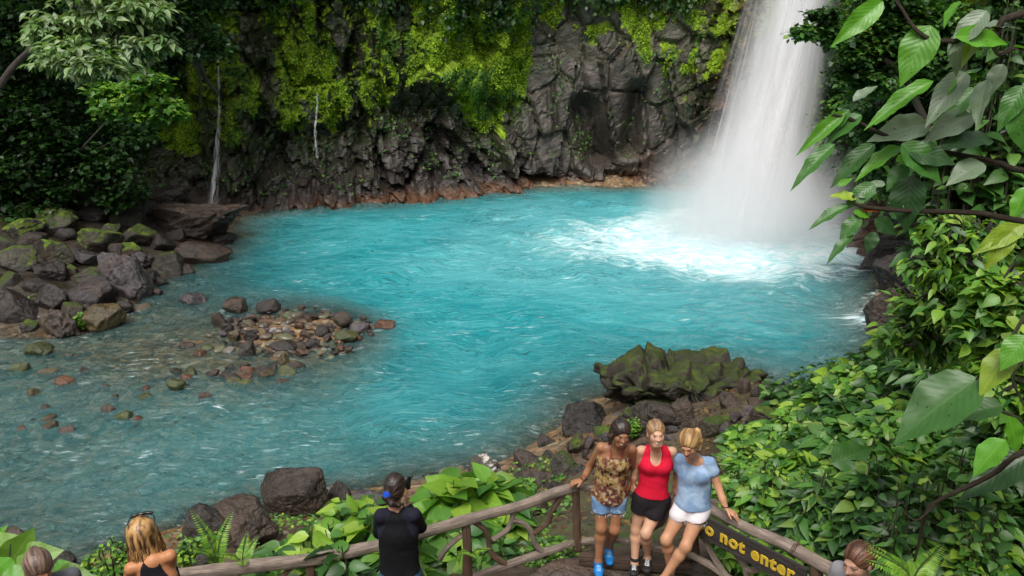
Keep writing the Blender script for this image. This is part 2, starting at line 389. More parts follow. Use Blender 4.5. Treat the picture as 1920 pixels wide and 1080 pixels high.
# ------------------------------------------------------------------ water
nx, ny = 620, 520
gx = np.linspace(-40, 14.5, nx); gy = np.linspace(5, 39, ny)
X, Y = np.meshgrid(gx, gy, indexing='ij'); X, Y = X.ravel(), Y.ravel()
P = np.stack([X, Y, 0*X], 1)
fd = np.hypot((X-8.8), (Y-28.6)*1.05)
ang = fbm(P*.25, 81, 3)
fd2 = np.hypot((X-7.6)/1.25, (Y-27.6)*1.0)*(1+.22*ang)
turb = sstep(14, 2, fd2)
Zw = .05*fbm(P*np.array([.6, .9, 1])+ang[:, None], 83, 4)*(1+3*turb)+.045*fbm(P*np.array([1.6, 2.8, 1]), 87, 3)+.10*turb*fbm(P*1.1, 88, 3)
tz = terrain(X, Y)
depth = np.clip(0-tz, 0, 3)
foam_glint = np.clip(1.30-fd2/5.8, -.2, 1)
foam_glint = np.maximum(foam_glint, .42*sstep(1.0, 0, np.abs(sdist(X, Y)))*sstep(-3, 1, X)*sstep(17, 20, Y))
foam_glint = np.maximum(foam_glint, .36*sstep(15, 6, fd2)); foam_glint = np.maximum(foam_glint, .17)  # low floor beyond the real foam: sparse white streaks imitating sky reflections
foam_glint = foam_glint+.30*np.exp(-(((X-9.6)/1.1)**2+((Y-19.6)/1.3)**2))
m = NT('turquoise_water'); co_ = m.coord(); wv = m.attr('foam_glint'); dp = m.attr('depth')
dw = m.n('TexNoise'); m.l(co_, dw.inputs['Vector']); dw.inputs['Scale'].default_value = .35; dw.inputs['Detail'].default_value = 3
wm = m.n('VectorMath', operation='MULTIPLY_ADD'); m.l(dw.outputs['Color'], wm.inputs[0]); wm.inputs[1].default_value = (3, 3, 0); m.l(co_, wm.inputs[2])
ms = m.n('Mapping'); m.l(wm.outputs[0], ms.inputs[0]); ms.inputs['Scale'].default_value = (.75, 1.7, 1); ms.inputs['Rotation'].default_value = (0, 0, .35)
warp = ms.outputs[0]
f1 = m.noise(warp, 1.3, 9, .68, .8); f2 = m.noise(warp, 4.5, 7, .7, .5); f3 = m.noise(co_, .28, 3, .5)
col = m.mix(m.mr(f3, .35, .65), (.012, .225, .262), (.038, .305, .34))
col = m.mix(m.mr(f1, .45, .75, 0, .5), col, (.14, .52, .54))
col = m.mix(m.mr(dp, .9, .15, 0, .6), col, (.17, .27, .25))
fm = m.math('ADD', m.math('MULTIPLY', f1, .55), m.math('MULTIPLY', f2, .45))
th = m.math('SUBTRACT', .80, m.math('MULTIPLY', wv, .62))
fk = m.math('MULTIPLY', m.math('SUBTRACT', fm, th), 5.5); fk = m.math('MINIMUM', m.math('MAXIMUM', fk, 0), .82)
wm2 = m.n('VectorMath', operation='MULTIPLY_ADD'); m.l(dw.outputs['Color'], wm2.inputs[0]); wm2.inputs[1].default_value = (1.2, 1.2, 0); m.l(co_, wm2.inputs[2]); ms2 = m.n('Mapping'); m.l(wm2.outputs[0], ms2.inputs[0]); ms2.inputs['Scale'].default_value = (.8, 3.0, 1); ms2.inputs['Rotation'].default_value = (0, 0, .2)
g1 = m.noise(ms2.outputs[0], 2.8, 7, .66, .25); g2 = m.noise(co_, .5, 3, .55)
gk = m.math('MULTIPLY', m.mr(g1, .575, .70, 0, .62), m.mr(g2, .46, .62, .06, 1)); fk = m.math('MAXIMUM', fk, gk)  # gk: white streaks painted on the ripples, imitating glints of reflected sky
haze = m.mr(wv, .25, 1.0, 0, .72)
col = m.mix(haze, col, (.42, .70, .74))
op = m.math('SUBTRACT', 1, m.math('EXPONENT', m.math('MULTIPLY', dp, -1.0)))
op = m.mr(op, 0, .93, .05, 1)
bA = m.math('ADD', m.math('MULTIPLY', m.noise(warp, 2.2, 4, .55), 1.), m.math('MULTIPLY', m.noise(warp, 7.5, 3, .55, .6), .30))
nb = m.bump(bA, 1., .30)
df = m.n('BsdfDiffuse'); m.set(df.inputs[0], col); tp = m.n('BsdfTransparent'); tp.inputs[0].default_value = (.80, .92, .90, 1)
body = m.mixs(op, tp.outputs[0], df.outputs[0])
gl = m.n('BsdfGlossy'); gl.inputs['Roughness'].default_value = .13; m.l(nb, gl.inputs['Normal'])
fr = m.n('Fresnel'); fr.inputs['IOR'].default_value = 1.33; m.l(nb, fr.inputs['Normal'])
sh = m.mixs(fr.outputs[0], body, gl.outputs[0])
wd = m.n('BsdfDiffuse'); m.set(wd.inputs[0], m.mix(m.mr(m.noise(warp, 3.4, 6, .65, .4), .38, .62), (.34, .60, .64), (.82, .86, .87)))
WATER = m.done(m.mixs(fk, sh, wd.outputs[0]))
tag(mesh('water', np.stack([X, Y, Zw], 1), grid_faces(nx, ny), WATER, attrs={'foam_glint': foam_glint, 'depth': depth}), kind='structure')

# ------------------------------------------------------------------ waterfall
def fall_mat(name, lo, hi, dens, sx=5., sy=.35, edge=.16):
    m = NT(name); uvn = m.n('UVMap'); x = m.n('SeparateXYZ'); m.l(uvn.outputs[0], x.inputs[0])
    u, v = x.outputs[0], x.outputs[1]
    mp = m.n('Mapping'); m.l(uvn.outputs[0], mp.inputs[0]); mp.inputs['Scale'].default_value = (sx, sy, 1)
    n1 = m.noise(mp.outputs[0], 1., 6, .62, .35)
    mp2 = m.n('Mapping'); m.l(uvn.outputs[0], mp2.inputs[0]); mp2.inputs['Scale'].default_value = (sx*3.2, sy*3, 1)
    n2 = m.noise(mp2.outputs[0], 1., 5, .6, .2)
    n = m.math('ADD', m.math('MULTIPLY', n1, .7), m.math('MULTIPLY', n2, .3))
    e = m.math('ABSOLUTE', m.math('SUBTRACT', u, .5)); e = m.mr(e, .5-edge, .5, 1, 0)
    k = m.math('MULTIPLY', m.mr(n, lo, hi), e)
    k = m.math('MULTIPLY', k, m.mr(v, 0, .55, dens*.82, dens))
    c = m.mix(m.mr(n2, .35, .65), (.88, .87, .90), (.97, .97, .98))
    d = m.n('BsdfDiffuse'); m.set(d.inputs[0], c); t = m.n('BsdfTranslucent'); m.set(t.inputs[0], c)
    s = m.mixs(.45, d.outputs[0], t.outputs[0]); tr = m.n('BsdfTransparent')
    return m.done(m.mixs(k, tr.outputs[0], s))
ZT = 15.
def sheet(name, mat, cen, wid, dy, parent, nu=40, nv=90, bulge=.5, seed=0, z0=-.2, z1=ZT):
    """cen, wid: functions of height; the curtain bulges toward the pool"""
    u = np.linspace(0, 1, nu); v = np.linspace(0, 1, nv); U, V = np.meshgrid(u, v, indexing='ij'); U = U.ravel(); V = V.ravel()
    z = z1+(z0-z1)*V
    cx_, cy_ = cen(z); w = wid(z); a = (U-.5)*2
    n = fbm(np.stack([U*3, V*1.5, 0*U+seed], 1), 91+seed, 3)
    x = cx_+a*w*.5+.12*n; y = cy_+dy-bulge*(1-a*a)+.35*n+.35*a
    return mesh(name, np.stack([x, y, z], 1), grid_faces(nu, nv), mat, parent, uv=np.stack([U, V*2.2+seed*.37], 1))
FM = [fall_mat('falling_water', .20, .62, 1.0, 3, .5, .3), fall_mat('falling_spray', .36, .72, .8, 4, .45, .4), fall_mat('thin_falling_water', .42, .70, .6, 5, .3, .3)]
def fcen(z):
    k = np.clip(z/8.3, 0, 2.2)
    return 8.75+1.95*k-.12*k*k, 28.6+2.8*(k**.6)
wf = empty('waterfall', (9, 29, 0), 'tall white waterfall plunging into the turquoise pool on the right', 'waterfall')
sheet('main_curtain', FM[0], lambda z: (fcen(z)[0]+.1, fcen(z)[1]), lambda z: 3.0+.14*np.maximum(0, 8-z)*1.3, .2, wf, bulge=.9, seed=1)
sheet('front_spray', FM[1], lambda z: (fcen(z)[0]-.15, fcen(z)[1]), lambda z: 3.1+.3*np.maximum(0, 7-z), -.4, wf, bulge=1.1, seed=2)
sheet('core_curtain', FM[0], lambda z: (fcen(z)[0]+.1, fcen(z)[1]), lambda z: 2.0+.16*np.maximum(0, 8-z), .0, wf, bulge=.7, seed=5)
sheet('side_stream', FM[1], lambda z: (fcen(z)[0]-1.55-.02*(8-z), fcen(z)[1]+.2), lambda z: 1.0+.13*np.maximum(0, 8-z), .1, wf, bulge=.3, seed=3)
sheet('thin_veil', FM[2], lambda z: (fcen(z)[0]+1.7+.03*(8-z), fcen(z)[1]+.6), lambda z: 1.3+0*z, .3, wf, bulge=.2, seed=4)
# mist at the foot of the fall
def ball(n, c, r):
    th = np.linspace(0, np.pi, n); ph = np.linspace(0, 2*np.pi, 2*n, endpoint=False)
    T, Q = np.meshgrid(th[1:-1], ph, indexing='ij'); k = 2*n
    V = np.stack([np.sin(T)*np.cos(Q), np.sin(T)*np.sin(Q), np.cos(T)], -1).reshape(-1, 3)
    V = np.vstack([V, [[0, 0, 1], [0, 0, -1]]])*r+c
    i = np.arange(n-3)[:, None]*k; j = np.arange(k)[None]; j2 = (j+1) % k
    Fq = np.stack([i+j, i+k+j, i+k+j2, i+j2], -1).reshape(-1, 4)
    N = (n-2)*k; jj = np.arange(k); jn = (jj+1) % k
    Ft = np.concatenate([np.stack([np.full(k, N), jj, jn], 1), np.stack([np.full(k, N+1), (n-3)*k+jn, (n-3)*k+jj], 1)])
    return V, [Fq, Ft]
def mist(name, c, r, dens):
    m = NT('mist_air'); tc = m.n('TexCoord'); mp = m.n('Mapping'); m.l(tc.outputs['Object'], mp.inputs[0])
    mp.inputs['Scale'].default_value = tuple(1/x for x in r)
    ln_ = m.n('VectorMath', operation='LENGTH'); m.l(mp.outputs[0], ln_.inputs[0])
    fall = m.mr(ln_.outputs['Value'], .15, 1., 1, 0); fall = m.math('POWER', fall, 1.8)
    n = m.noise(tc.outputs['Object'], .55, 3, .55); k = m.math('MULTIPLY', fall, m.mr(n, .3, .7, .45, 1.35))
    pv = m.n('VolumePrincipled'); pv.inputs['Color'].default_value = (.99, .99, 1, 1); m.set(pv.inputs['Density'], m.math('MULTIPLY', k, dens)); pv.inputs['Anisotropy'].default_value = .2
    mt = m.done(pv.outputs[0], True)
    V, Fb = ball(20, np.array(c), np.array(r))
    V[:, 2] = np.maximum(V[:, 2], .02)
    o = mesh(name, V, Fb, mt, org=np.array(c)); tag(o, 'white spray mist drifting off the foot of the waterfall', 'mist', kind='stuff'); return o
mist('mist', (8.5, 28.1, .5), (4.6, 3.8, 4.2), 1.7)
def column():
    m = NT('spray_air'); tc = m.n('TexCoord'); x = m.n('SeparateXYZ'); m.l(tc.outputs['Object'], x.inputs[0])
    k = m.math('MULTIPLY', x.outputs[2], 1/8.3); kk = m.math('MULTIPLY', k, k)
    xc = m.math('SUBTRACT', m.math('MULTIPLY', k, 1.95), m.math('MULTIPLY', kk, .12))
    hw = m.mr(x.outputs[2], 0, 9, 2.7, 1.5)
    u = m.math('ABSOLUTE', m.math('DIVIDE', m.math('SUBTRACT', x.outputs[0], xc), hw)); e = m.mr(u, .25, 1, 1, 0); e = m.math('POWER', e, 1.3)
    mp = m.n('Mapping'); m.l(tc.outputs['Object'], mp.inputs[0]); mp.inputs['Scale'].default_value = (1.6, 1.2, .16); mp.inputs['Rotation'].default_value = (0, -.23, 0)
    n = m.noise(mp.outputs[0], 1., 4, .6, .3); d = m.math('MULTIPLY', e, m.mr(n, .34, .66, .05, 2.3))
    pv = m.n('VolumePrincipled'); pv.inputs['Color'].default_value = (.99, .99, 1, 1); m.set(pv.inputs['Density'], d); mt = m.done(pv.outputs[0], True)
    n_ = 24; th = np.linspace(0, 2*np.pi, 20, endpoint=False); V = []
    for i in range(n_):
        z = .05+(ZT-.5)*i/(n_-1); a, b = fcen(np.array([z])); w = np.interp(z, [0, 9], [2.75, 1.6])
        V += [(a[0]+w*math.cos(t), b[0]-.1+.75*math.sin(t), z) for t in th]
    V = np.array(V); i = np.arange(n_-1)[:, None]*20; j = np.arange(20)[None]; j2 = (j+1) % 20
    Fq = np.stack([i+j, i+j2, i+20+j2, i+20+j], -1).reshape(-1, 4); V = np.vstack([V, V[:20].mean(0), V[-20:].mean(0)]); jj = np.arange(20); jn = (jj+1) % 20
    Ft = np.concatenate([np.stack([np.full(20, 480), jn, jj], 1), np.stack([np.full(20, 481), 460+jj, 460+jn], 1)])
    return mesh('spray', V, [Fq, Ft], mt, wf, org=np.array([8.75, 28.6, 0.]))
sp_o = column(); sp_o.location = np.array([8.75, 28.6, 0.])-np.array(wf.location)
# thin side cascades on the dark wall
def cliff_at(x, z):
    m_ = (np.abs(bx-x) < 3) & (CX > x-.15) & (CX < x+.15) & (np.abs(CZ-z) < .15) & (CY > 20)
    return CY[m_].min() if m_.any() else 33.
def cascade(name, pts, wid, label, mat):
    pts = np.array(pts); n = 70
    c = catmull(pts, n); o = []
    for x, z, in c[:, :2]:
        o.append(cliff_at(x, z))
    yy = np.array(o); yy = np.minimum.accumulate(np.convolve(np.pad(yy, 3, 'edge'), np.ones(7)/7, 'valid'))-.12
    nu = 9; V = []; U = []
    for i in range(n):
        w = np.interp(i/n, np.linspace(0, 1, len(wid)), wid)
        for j in range(nu):
            a = j/(nu-1)-.5; V.append((c[i, 0]+a*w+.04*math.sin(i*.5+j), yy[i]-.10*(1-4*a*a)+.03*math.sin(i*1.7+j*2), c[i, 1])); U.append((j/(nu-1), i/n*3))
    ob = mesh(name, np.array(V), grid_faces(n, nu), mat, org=np.array([c[-1, 0], yy[-1], 0]), uv=U)
    return tag(ob, label, 'cascade')
TM = fall_mat('trickle_water', .40, .56, .9, 3.5, 1.4, .3)
w_ = lambda px, py, y=32.2: (PY(px, py, y)[0], PY(px, py, y)[2])
cascade('small_cascade', [w_(374, 90), w_(380, 150), w_(381, 195), w_(383, 240), w_(388, 290), w_(398, 350), w_(418, 412)], (.04, .05, .14, .36, .50), 'thin white cascade running down the dark rocks left of the pool', TM)
cascade('water_trickle', [w_(585, 180, 33.5), w_(585, 225, 33.5), w_(586, 262, 33.5), w_(590, 300, 33.5)], (.03, .06, .09), 'faint trickle of water down the mossy wall above the pool', TM)
# ------------------------------------------------------------------ boulders
def icos(sub):
    t = (1+5**.5)/2
    V = [(-1,t,0),(1,t,0),(-1,-t,0),(1,-t,0),(0,-1,t),(0,1,t),(0,-1,-t),(0,1,-t),(t,0,-1),(t,0,1),(-t,0,-1),(-t,0,1)]
    Fc = [(0,11,5),(0,5,1),(0,1,7),(0,7,10),(0,10,11),(1,5,9),(5,11,4),(11,10,2),(10,7,6),(7,1,8),(3,9,4),(3,4,2),(3,2,6),(3,6,8),(3,8,9),(4,9,5),(2,4,11),(6,2,10),(8,6,7),(9,8,1)]
    V = [np.array(v)/np.linalg.norm(v) for v in V]
    for _ in range(sub):
        c = {}; N = []
        def mid(a, b):
            k = (min(a, b), max(a, b))
            if k not in c:
                v = V[a]+V[b]; V.append(v/np.linalg.norm(v)); c[k] = len(V)-1
            return c[k]
        for a, b, d in Fc:
            x, y, z = mid(a, b), mid(b, d), mid(d, a); N += [(a,x,z),(b,y,x),(d,z,y),(x,y,z)]
        Fc = N
    return np.array(V), np.array(Fc)
ICO = {k: icos(k) for k in (1, 2, 3, 4, 5)}
def rock_shape(seed, sub=4, ang=.8, nz=.06, planes=13, crag=0., prof=None):
    V, Fc = ICO[sub]; g = np.random.default_rng(seed)
    n = nrm(g.normal(size=(planes, 3))); d = g.uniform(.62, .95, planes)
    r = np.full(len(V), 1.18)
    for a, b in zip(n, d):
        c = np.maximum(V@a, .05); r2 = b/c
        k = .05+.12*(1-ang); hh = np.clip(.5+.5*(r2-r)/k, 0, 1); r = r2*(1-hh)+r*hh-k*hh*(1-hh)
    P = V*r[:, None]*1.
    if prof: P = V*.9+.18*(P-V); P[:, 2] = np.where(P[:, 2] > 0, np.maximum(P[:, 2], 0)**.75*np.interp(P[:, 0], *prof), P[:, 2]*.7)
    P = P*(1+nz*1.5*fbm(V*2.2+seed, seed, 3)+nz*.9*fbm(V*7+seed, seed+4, 3))[:, None]
    if sub >= 4 and not crag:
        b, e = blocks(P+seed, .7, seed+2); P = P*(1+.045*ang*b+.03*sstep(.12, 0, e)*-1)[:, None]
    if crag:
        b, e = blocks(P*1.0+seed, .55, seed); b2, e2 = blocks(P+seed, .2, seed+3)
        k_ = .35 if prof else 1.; P = P*(1+crag*k_*(.16*b+.07*b2)+crag*(.12/k_)*fbm(V*7, seed+8, 4))[:, None]
    return P/np.abs(P).max(0), Fc
RM_ = 0
RM = {
 'dark': rock_mat('dark_wet_rock', (.018, .015, .014), (.065, .054, .048), rough=.32),
 'brown': rock_mat('brown_rock', (.032, .023, .018), (.105, .078, .060), rough=.36),
 'grey': rock_mat('grey_rock', (.040, .034, .036), (.13, .112, .118), rough=.30),
 'mossy': rock_mat('mossy_rock', (.025, .022, .018), (.08, .068, .052), moss=.66, mosscol=(.055, .09, .010), rough=.45),
 'vmossy': rock_mat('moss_covered_rock', (.013, .011, .008), (.06, .045, .03), moss=.68, mosscol=(.042, .064, .008), rough=.5, scale=1.8),
 'bmossy': rock_mat('bright_moss_rock', (.025, .022, .016), (.07, .06, .04), moss=.78, mosscol=(.09, .15, .010), rough=.5),
 'ochre': rock_mat('ochre_rock', (.045, .034, .018), (.13, .10, .045), rough=.3, scale=2),
 'rusty': rock_mat('rust_coloured_rock', (.06, .03, .018), (.16, .08, .045), rough=.3, scale=2),
 'pale': rock_mat('pale_grey_stone', (.16, .15, .15), (.30, .28, .28), rough=.35, scale=2),
 'green': rock_mat('algae_green_stone', (.045, .055, .022), (.11, .13, .05), rough=.3, scale=2),
 'chalk': rock_mat('streaked_rock', (.04, .034, .026), (.11, .095, .075), rough=.45, topdust=(.55, .52, .48)),
}
ROCKTOP = []; gp = 'boulders piled on the left bank'
def rock(px, py, w, h, mat='brown', label='grey rock', group=None, seed=None, sub=4, sink=.22, ang=.8, crag=0., dk=.85, zmin=0., rot=None, t=None, cat='boulder', name='boulder', nz=.06, prof=None):
    seed = seed if seed is not None else int(px*7+py*13) % 9973
    if t is None:
        p, t = hit(px, py+h*.36, zmin)
    c = PD(px, py, t); rx = w*.5*t/F; rz = h*.5*t/F; ry = rx*dk if dk < 3 else dk
    ry = max(ry, rz*.8)
    c = c+np.array([0, ry*.35, 0])*(1.); rz2 = rz*1.04
    if group == gp: w, h = w*1.08, h*1.08; rx *= 1.08; rz *= 1.08; ry *= 1.08
    P, Fc = rock_shape(seed, sub, ang, nz, crag=crag, prof=prof)
    a = rot if rot is not None else RG.uniform(-.25, .25)
    P = P*np.array([rx*1.03, ry, rz2*(1+sink)]); ca, sa = math.cos(a), math.sin(a)
    P = P@np.array([[ca, 0, -sa], [0, 1, 0], [sa, 0, ca]]) if rot is not None else P
    P = P+c+np.array([0, 0, -rz*sink])
    if prof:
        L_ = P-c; n_ = nrm(L_/np.array([rx, ry, rz])**2); bl_, e_ = blocks(L_+3, 1.0, 5); b2_, e2_ = blocks(L_, .38, 8)
        P = P+n_*(.15*bl_-.16*sstep(.16, 0, e_)+.06*b2_+.20*fbm(L_*1.6, 6, 4)+.06*fbm(L_*6, 7, 3))[:, None]
    o = mesh(name, P, Fc, RM[mat], org=np.array([c[0], c[1], P[:, 2].min()]))
    ROCKTOP.append((c, rx, ry, rz))
    return tag(o, label, cat, group)
S = 1/3.273
def L5(x, y, w, h, *a, **k): return rock(x*S, 330+y*S, w*S, h*S, *a, **k)
gp = 'boulders piled on the left bank'
rock(348, 412, 200, 72, 'brown', 'huge flat brown slab jutting over the pool, largest of the left bank', gp, seed=11, sub=5, ang=.95, rot=-.22, dk=.5, crag=.25)
rock(414, 449, 42, 20, 'dark', 'small round rock tucked under the tip of the huge flat slab', gp)
rock(385, 478, 112, 46, 'brown', 'low flat brown slab at the waterline below the huge overhanging slab', gp, seed=33, rot=.18, dk=.6)
rock(316, 496, 64, 62, 'mossy', 'squarish boulder with thin moss on top, left of the low waterline slab', gp, seed=44)
rock(224, 518, 98, 92, 'grey', 'big smooth wet grey boulder with a pale glossy top on the left bank', gp, seed=52, sub=5, ang=.5)
rock(163, 522, 70, 52, 'mossy', 'rounded green-tinged boulder left of the big smooth wet grey boulder', gp, seed=61, ang=.4)
rock(158, 553, 96, 60, 'grey', 'angular purple-grey boulder with cracked wet faces near the water', gp, seed=77, ang=1)
rock(184, 600, 82, 56, 'ochre', 'wedge-shaped olive brown boulder standing at the lower left waterline', gp, seed=80, ang=1)
rock(116, 610, 66, 62, 'brown', 'pointed ribbed brown boulder left of the olive brown wedge', gp, seed=91, ang=.9, crag=.5)
rock(93, 563, 60, 58, 'dark', 'dark blocky boulder with a yellow fallen leaf on its flat top', gp, seed=102, ang=1)
rock(228, 576, 48, 30, 'dark', 'small dark angular boulder at the waterline beside the olive brown wedge', gp, seed=113)
rock(14, 577, 84, 76, 'dark', 'rounded dark boulder cut by the left edge of the photo, low in the pile', gp, seed=124, ang=.4)
rock(28, 486, 74, 68, 'mossy', 'tall rounded boulder with greenish sides at the left edge of the pile', gp, seed=135, ang=.5)
rock(96, 474, 68, 64, 'bmossy', 'pyramid-shaped boulder with a bright mossy left shoulder', gp, seed=146, ang=1)
rock(173, 450, 88, 46, 'bmossy', 'domed boulder thickly covered in moss in the middle of the left pile', gp, seed=157, ang=.5)
rock(257, 443, 58, 38, 'mossy', 'angular mossy block just below the left end of the huge flat slab', gp, seed=168)
rock(238, 470, 58, 28, 'bmossy', 'low bright green moss-capped rock below the angular mossy block', gp, seed=179, ang=.4)
rock(157, 484, 58, 32, 'grey', 'smooth lilac-grey rock above the rounded green-tinged boulder', gp, seed=180)
rock(90, 510, 62, 34, 'dark', 'flat dark rock under the pyramid-shaped boulder', gp, seed=191)
rock(34, 426, 88, 54, 'bmossy', 'long sloping slab with a mossy back at the upper left of the pile', gp, seed=202, rot=-.35)
rock(94, 421, 80, 52, 'mossy', 'dark boulder with a green rim behind the pyramid-shaped boulder', gp, seed=213)
rock(228, 406, 60, 42, 'mossy', 'shaded mossy boulder touching the left end of the huge flat slab', gp, seed=224)
rock(165, 400, 76, 38, 'dark', 'dark shaded boulder high in the left pile', gp, seed=235)
rock(206, 378, 104, 38, 'mossy', 'broad mossy ledge rock at the top of the left pile', gp, seed=246, rot=.1)
rock(45, 401, 44, 38, 'bmossy', 'small mossy knob beneath the dark hanging foliage', gp, seed=257)
rock(110, 402, 74, 30, 'bmossy', 'flat-topped rock carpeted with bright moss at the back of the pile', gp, seed=268)
rock(130, 368, 50, 46, 'bmossy', 'tilted rock with vivid moss at the foot of the forested slope', gp, seed=279)
rock(308, 366, 84, 40, 'dark', 'dark rounded rock behind the huge flat slab near the thin cascade', gp, seed=280)
rock(282, 520, 32, 40, 'dark', 'narrow upright rock between the squarish and the smooth grey boulders', gp, seed=291)
rock(262, 490, 50, 32, 'grey', 'jagged grey rock behind the big smooth wet grey boulder', gp, seed=302, crag=.5)
rock(357, 561, 52, 30, 'grey', 'lone purple-grey rock standing in the water off the left bank', None, seed=313, sink=.5)
gp2 = 'rocks filling gaps of the left pile'
for x, y, w, h in [(60, 452, 50, 30), (130, 508, 34, 26), (205, 432, 50, 30), (300, 455, 50, 34), (66, 540, 46, 30), (130, 580, 44, 34), (240, 548, 30, 26), (198, 548, 30, 26), (345, 508, 38, 22), (290, 548, 26, 14), (52, 612, 40, 26), (10, 530, 48, 36), (120, 440, 44, 28), (270, 400, 50, 30), (330, 440, 44, 26), (10, 460, 34, 30), (72, 388, 42, 26), (250, 366, 50, 26), (180, 360, 50, 24), (300, 530, 24, 18), (215, 470, 36, 26), (135, 476, 34, 24)]:
    rock(x, y, w, h, ['dark', 'mossy', 'brown'][int(x) % 3], 'smaller dark rock wedged between the big boulders of the left bank', gp2, sub=3, cat='rock', name='rock')
rock(66, 657, 56, 20, 'green', 'low greenish rock barely above the shallow water below the left pile', None, seed=5, sink=.6, ang=.3)

for i in range(46):
    x = RG.uniform(20, 560); y = RG.uniform(640, 800)-.12*(x-280) if x < 420 else RG.uniform(680, 720); s = RG.uniform(14, 40)
    rock(x, y, s, s*RG.uniform(.3, .5), ['brown', 'rusty', 'green', 'dark', 'ochre', 'brown'][i % 6], 'flat stone just under or breaking the surface of the shallows', 'stones awash in the shallows', sub=3, cat='stone', name='stone', sink=RG.uniform(.9, 1.5), ang=.7)
gp3 = 'stones of the gravel bar'
def B(x, y, w, h, mat, label, **k): rock(x, y, w, h, mat, label, gp3, sub=3, cat='stone', name='stone', zmin=.04, **k)
B(440, 574, 50, 32, 'brown', 'largest angular brown stone at the far left end of the gravel bar', crag=.2)
B(501, 576, 42, 24, 'dark', 'rounded dark stone with a green side on the far edge of the gravel bar')
B(406, 599, 30, 26, 'brown', 'upright brown stone below the largest angular stone of the bar')
B(425, 616, 26, 20, 'dark', 'dark leaning stone on the left part of the gravel bar')
B(439, 630, 30, 20, 'ochre', 'stone with a yellow ochre top on the left part of the gravel bar', )
B(464, 657, 34, 30, 'dark', 'rounded grey-brown stone on the near left edge of the gravel bar')
B(535, 650, 70, 22, 'dark', 'long low dark stone on the near edge of the gravel bar', rot=.05)
B(586, 645, 30, 18, 'dark', 'dark stone just right of the long low stone')
B(511, 620, 18, 18, 'pale', 'pale grey upright stone in the middle of the gravel bar')
B(536, 620, 16, 14, 'pale', 'smaller pale square stone right of the pale upright one')
B(560, 611, 24, 17, 'rusty', 'reddish brown stone in the middle of the gravel bar')
B(600, 622, 32, 23, 'dark', 'rounded greenish stone right of the middle of the gravel bar')
B(576, 596, 34, 20, 'dark', 'dark humped stone near the far edge of the gravel bar')
B(542, 593, 26, 17, 'green', 'green-black stone near the far edge of the gravel bar')
B(645, 600, 44, 30, 'brown', 'large lumpy grey-brown stone on the right part of the gravel bar', crag=.2)
B(672, 615, 42, 19, 'grey', 'smooth lilac-grey oval stone on the right end of the gravel bar')
B(722, 608, 42, 17, 'rusty', 'flat red-topped stone standing apart at the right tip of the bar')
B(650, 631, 48, 20, 'green', 'flat olive stone on the near right edge of the gravel bar')
B(470, 632, 30, 20, 'dark', 'dark stone right of the yellow ochre one')
B(572, 628, 24, 15, 'brown', 'brown stone left of the rounded greenish one')
B(472, 596, 26, 15, 'brown', 'brown stone below the rounded dark stone of the far edge')
B(532, 675, 25, 22, 'ochre', 'pointed ochre stone at the near water edge of the bar')
B(564, 661, 24, 13, 'rusty', 'orange stone right of the pointed ochre one')
B(640, 651, 16, 10, 'rusty', 'small orange stone off the near right edge of the bar')
B(355, 698, 34, 12, 'green', 'flat stone awash in the shallows below the gravel bar', sink=.5)
B(326, 720, 36, 21, 'green', 'bright green algae-covered stone in the shallows', sink=.4, ang=.3)
B(398, 698, 26, 12, 'brown', 'flat brown stone awash in the shallows right of the green one', sink=.5)
for i in range(120):
    a = RG.uniform(0, 6.283); r = RG.uniform(0, 1)**.6
    x = 555+150*r*math.cos(a); y = 622+50*r*math.sin(a)-.03*(x-555); s = RG.uniform(7, 19)
    rock(x, y, s, s*RG.uniform(.55, .8), ['brown', 'dark', 'brown', 'grey', 'rusty', 'brown', 'dark'][i % 7], 'small wet stone among the larger ones on the gravel bar', 'small stones of the gravel bar', sub=2, cat='stone', name='stone', zmin=.03)

gp4 = 'rocks at the foot of the right bank'
rock(1272, 722, 296, 78, 'vmossy', 'huge craggy boulder blanketed in dark moss at the edge of the pool', gp4, seed=19, sub=5, ang=.6, crag=0, rot=.0, dk=.62, nz=.08, sink=.1, prof=([-1, -.75, -.45, -.15, .1, .5, .8, .93, 1], [.15, .42, .78, .95, .98, .82, .72, .5, .1]))
rock(1205, 742, 120, 46, 'vmossy', 'lower mossy shelf at the left foot of the craggy boulder', gp4, seed=23, crag=.8)
rock(1237, 757, 100, 24, 'vmossy', 'flat moss-dark ledge in front of the craggy boulder', gp4, seed=29, crag=.6)
rock(1097, 790, 88, 66, 'dark', 'round smooth dark boulder at the waterline left of the three women', gp4, seed=41, ang=.45, sub=5)
rock(1081, 833, 36, 50, 'mossy', 'upright greenish rock beneath the round dark boulder', gp4, seed=42)
rock(1129, 818, 46, 28, 'mossy', 'rounded green rock right behind the head of the woman in the patterned top', gp4, seed=43)
rock(1103, 831, 24, 34, 'grey', 'narrow grey rock between two green ones under the round boulder', gp4, seed=47)
rock(1060, 876, 56, 54, 'mossy', 'olive boulder beside the rail where the first woman rests her hand', gp4, seed=53)
rock(1232, 786, 112, 66, 'brown', 'broad brown block with a flat face behind the woman in red', gp4, seed=57, ang=1, rot=.08)
rock(1280, 782, 44, 62, 'brown', 'tall split brown slab leaning on the broad brown block', gp4, seed=58, ang=1)
rock(1343, 799, 62, 52, 'mossy', 'mossy rounded rock above the head of the woman in blue', gp4, seed=59)
rock(1370, 755, 56, 40, 'brown', 'angular brown rock below the right end of the craggy boulder', gp4, seed=64, ang=1)
rock(1395, 726, 28, 40, 'brown', 'upright brown rock leaning on the right end of the craggy boulder', gp4, seed=65, ang=1)
rock(1422, 737, 28, 24, 'brown', 'brown cube-like rock at the waterline right of the craggy boulder', gp4, seed=66)
rock(1448, 746, 38, 34, 'dark', 'dark pointed rock at the waterline among the right bank rocks', gp4, seed=67)
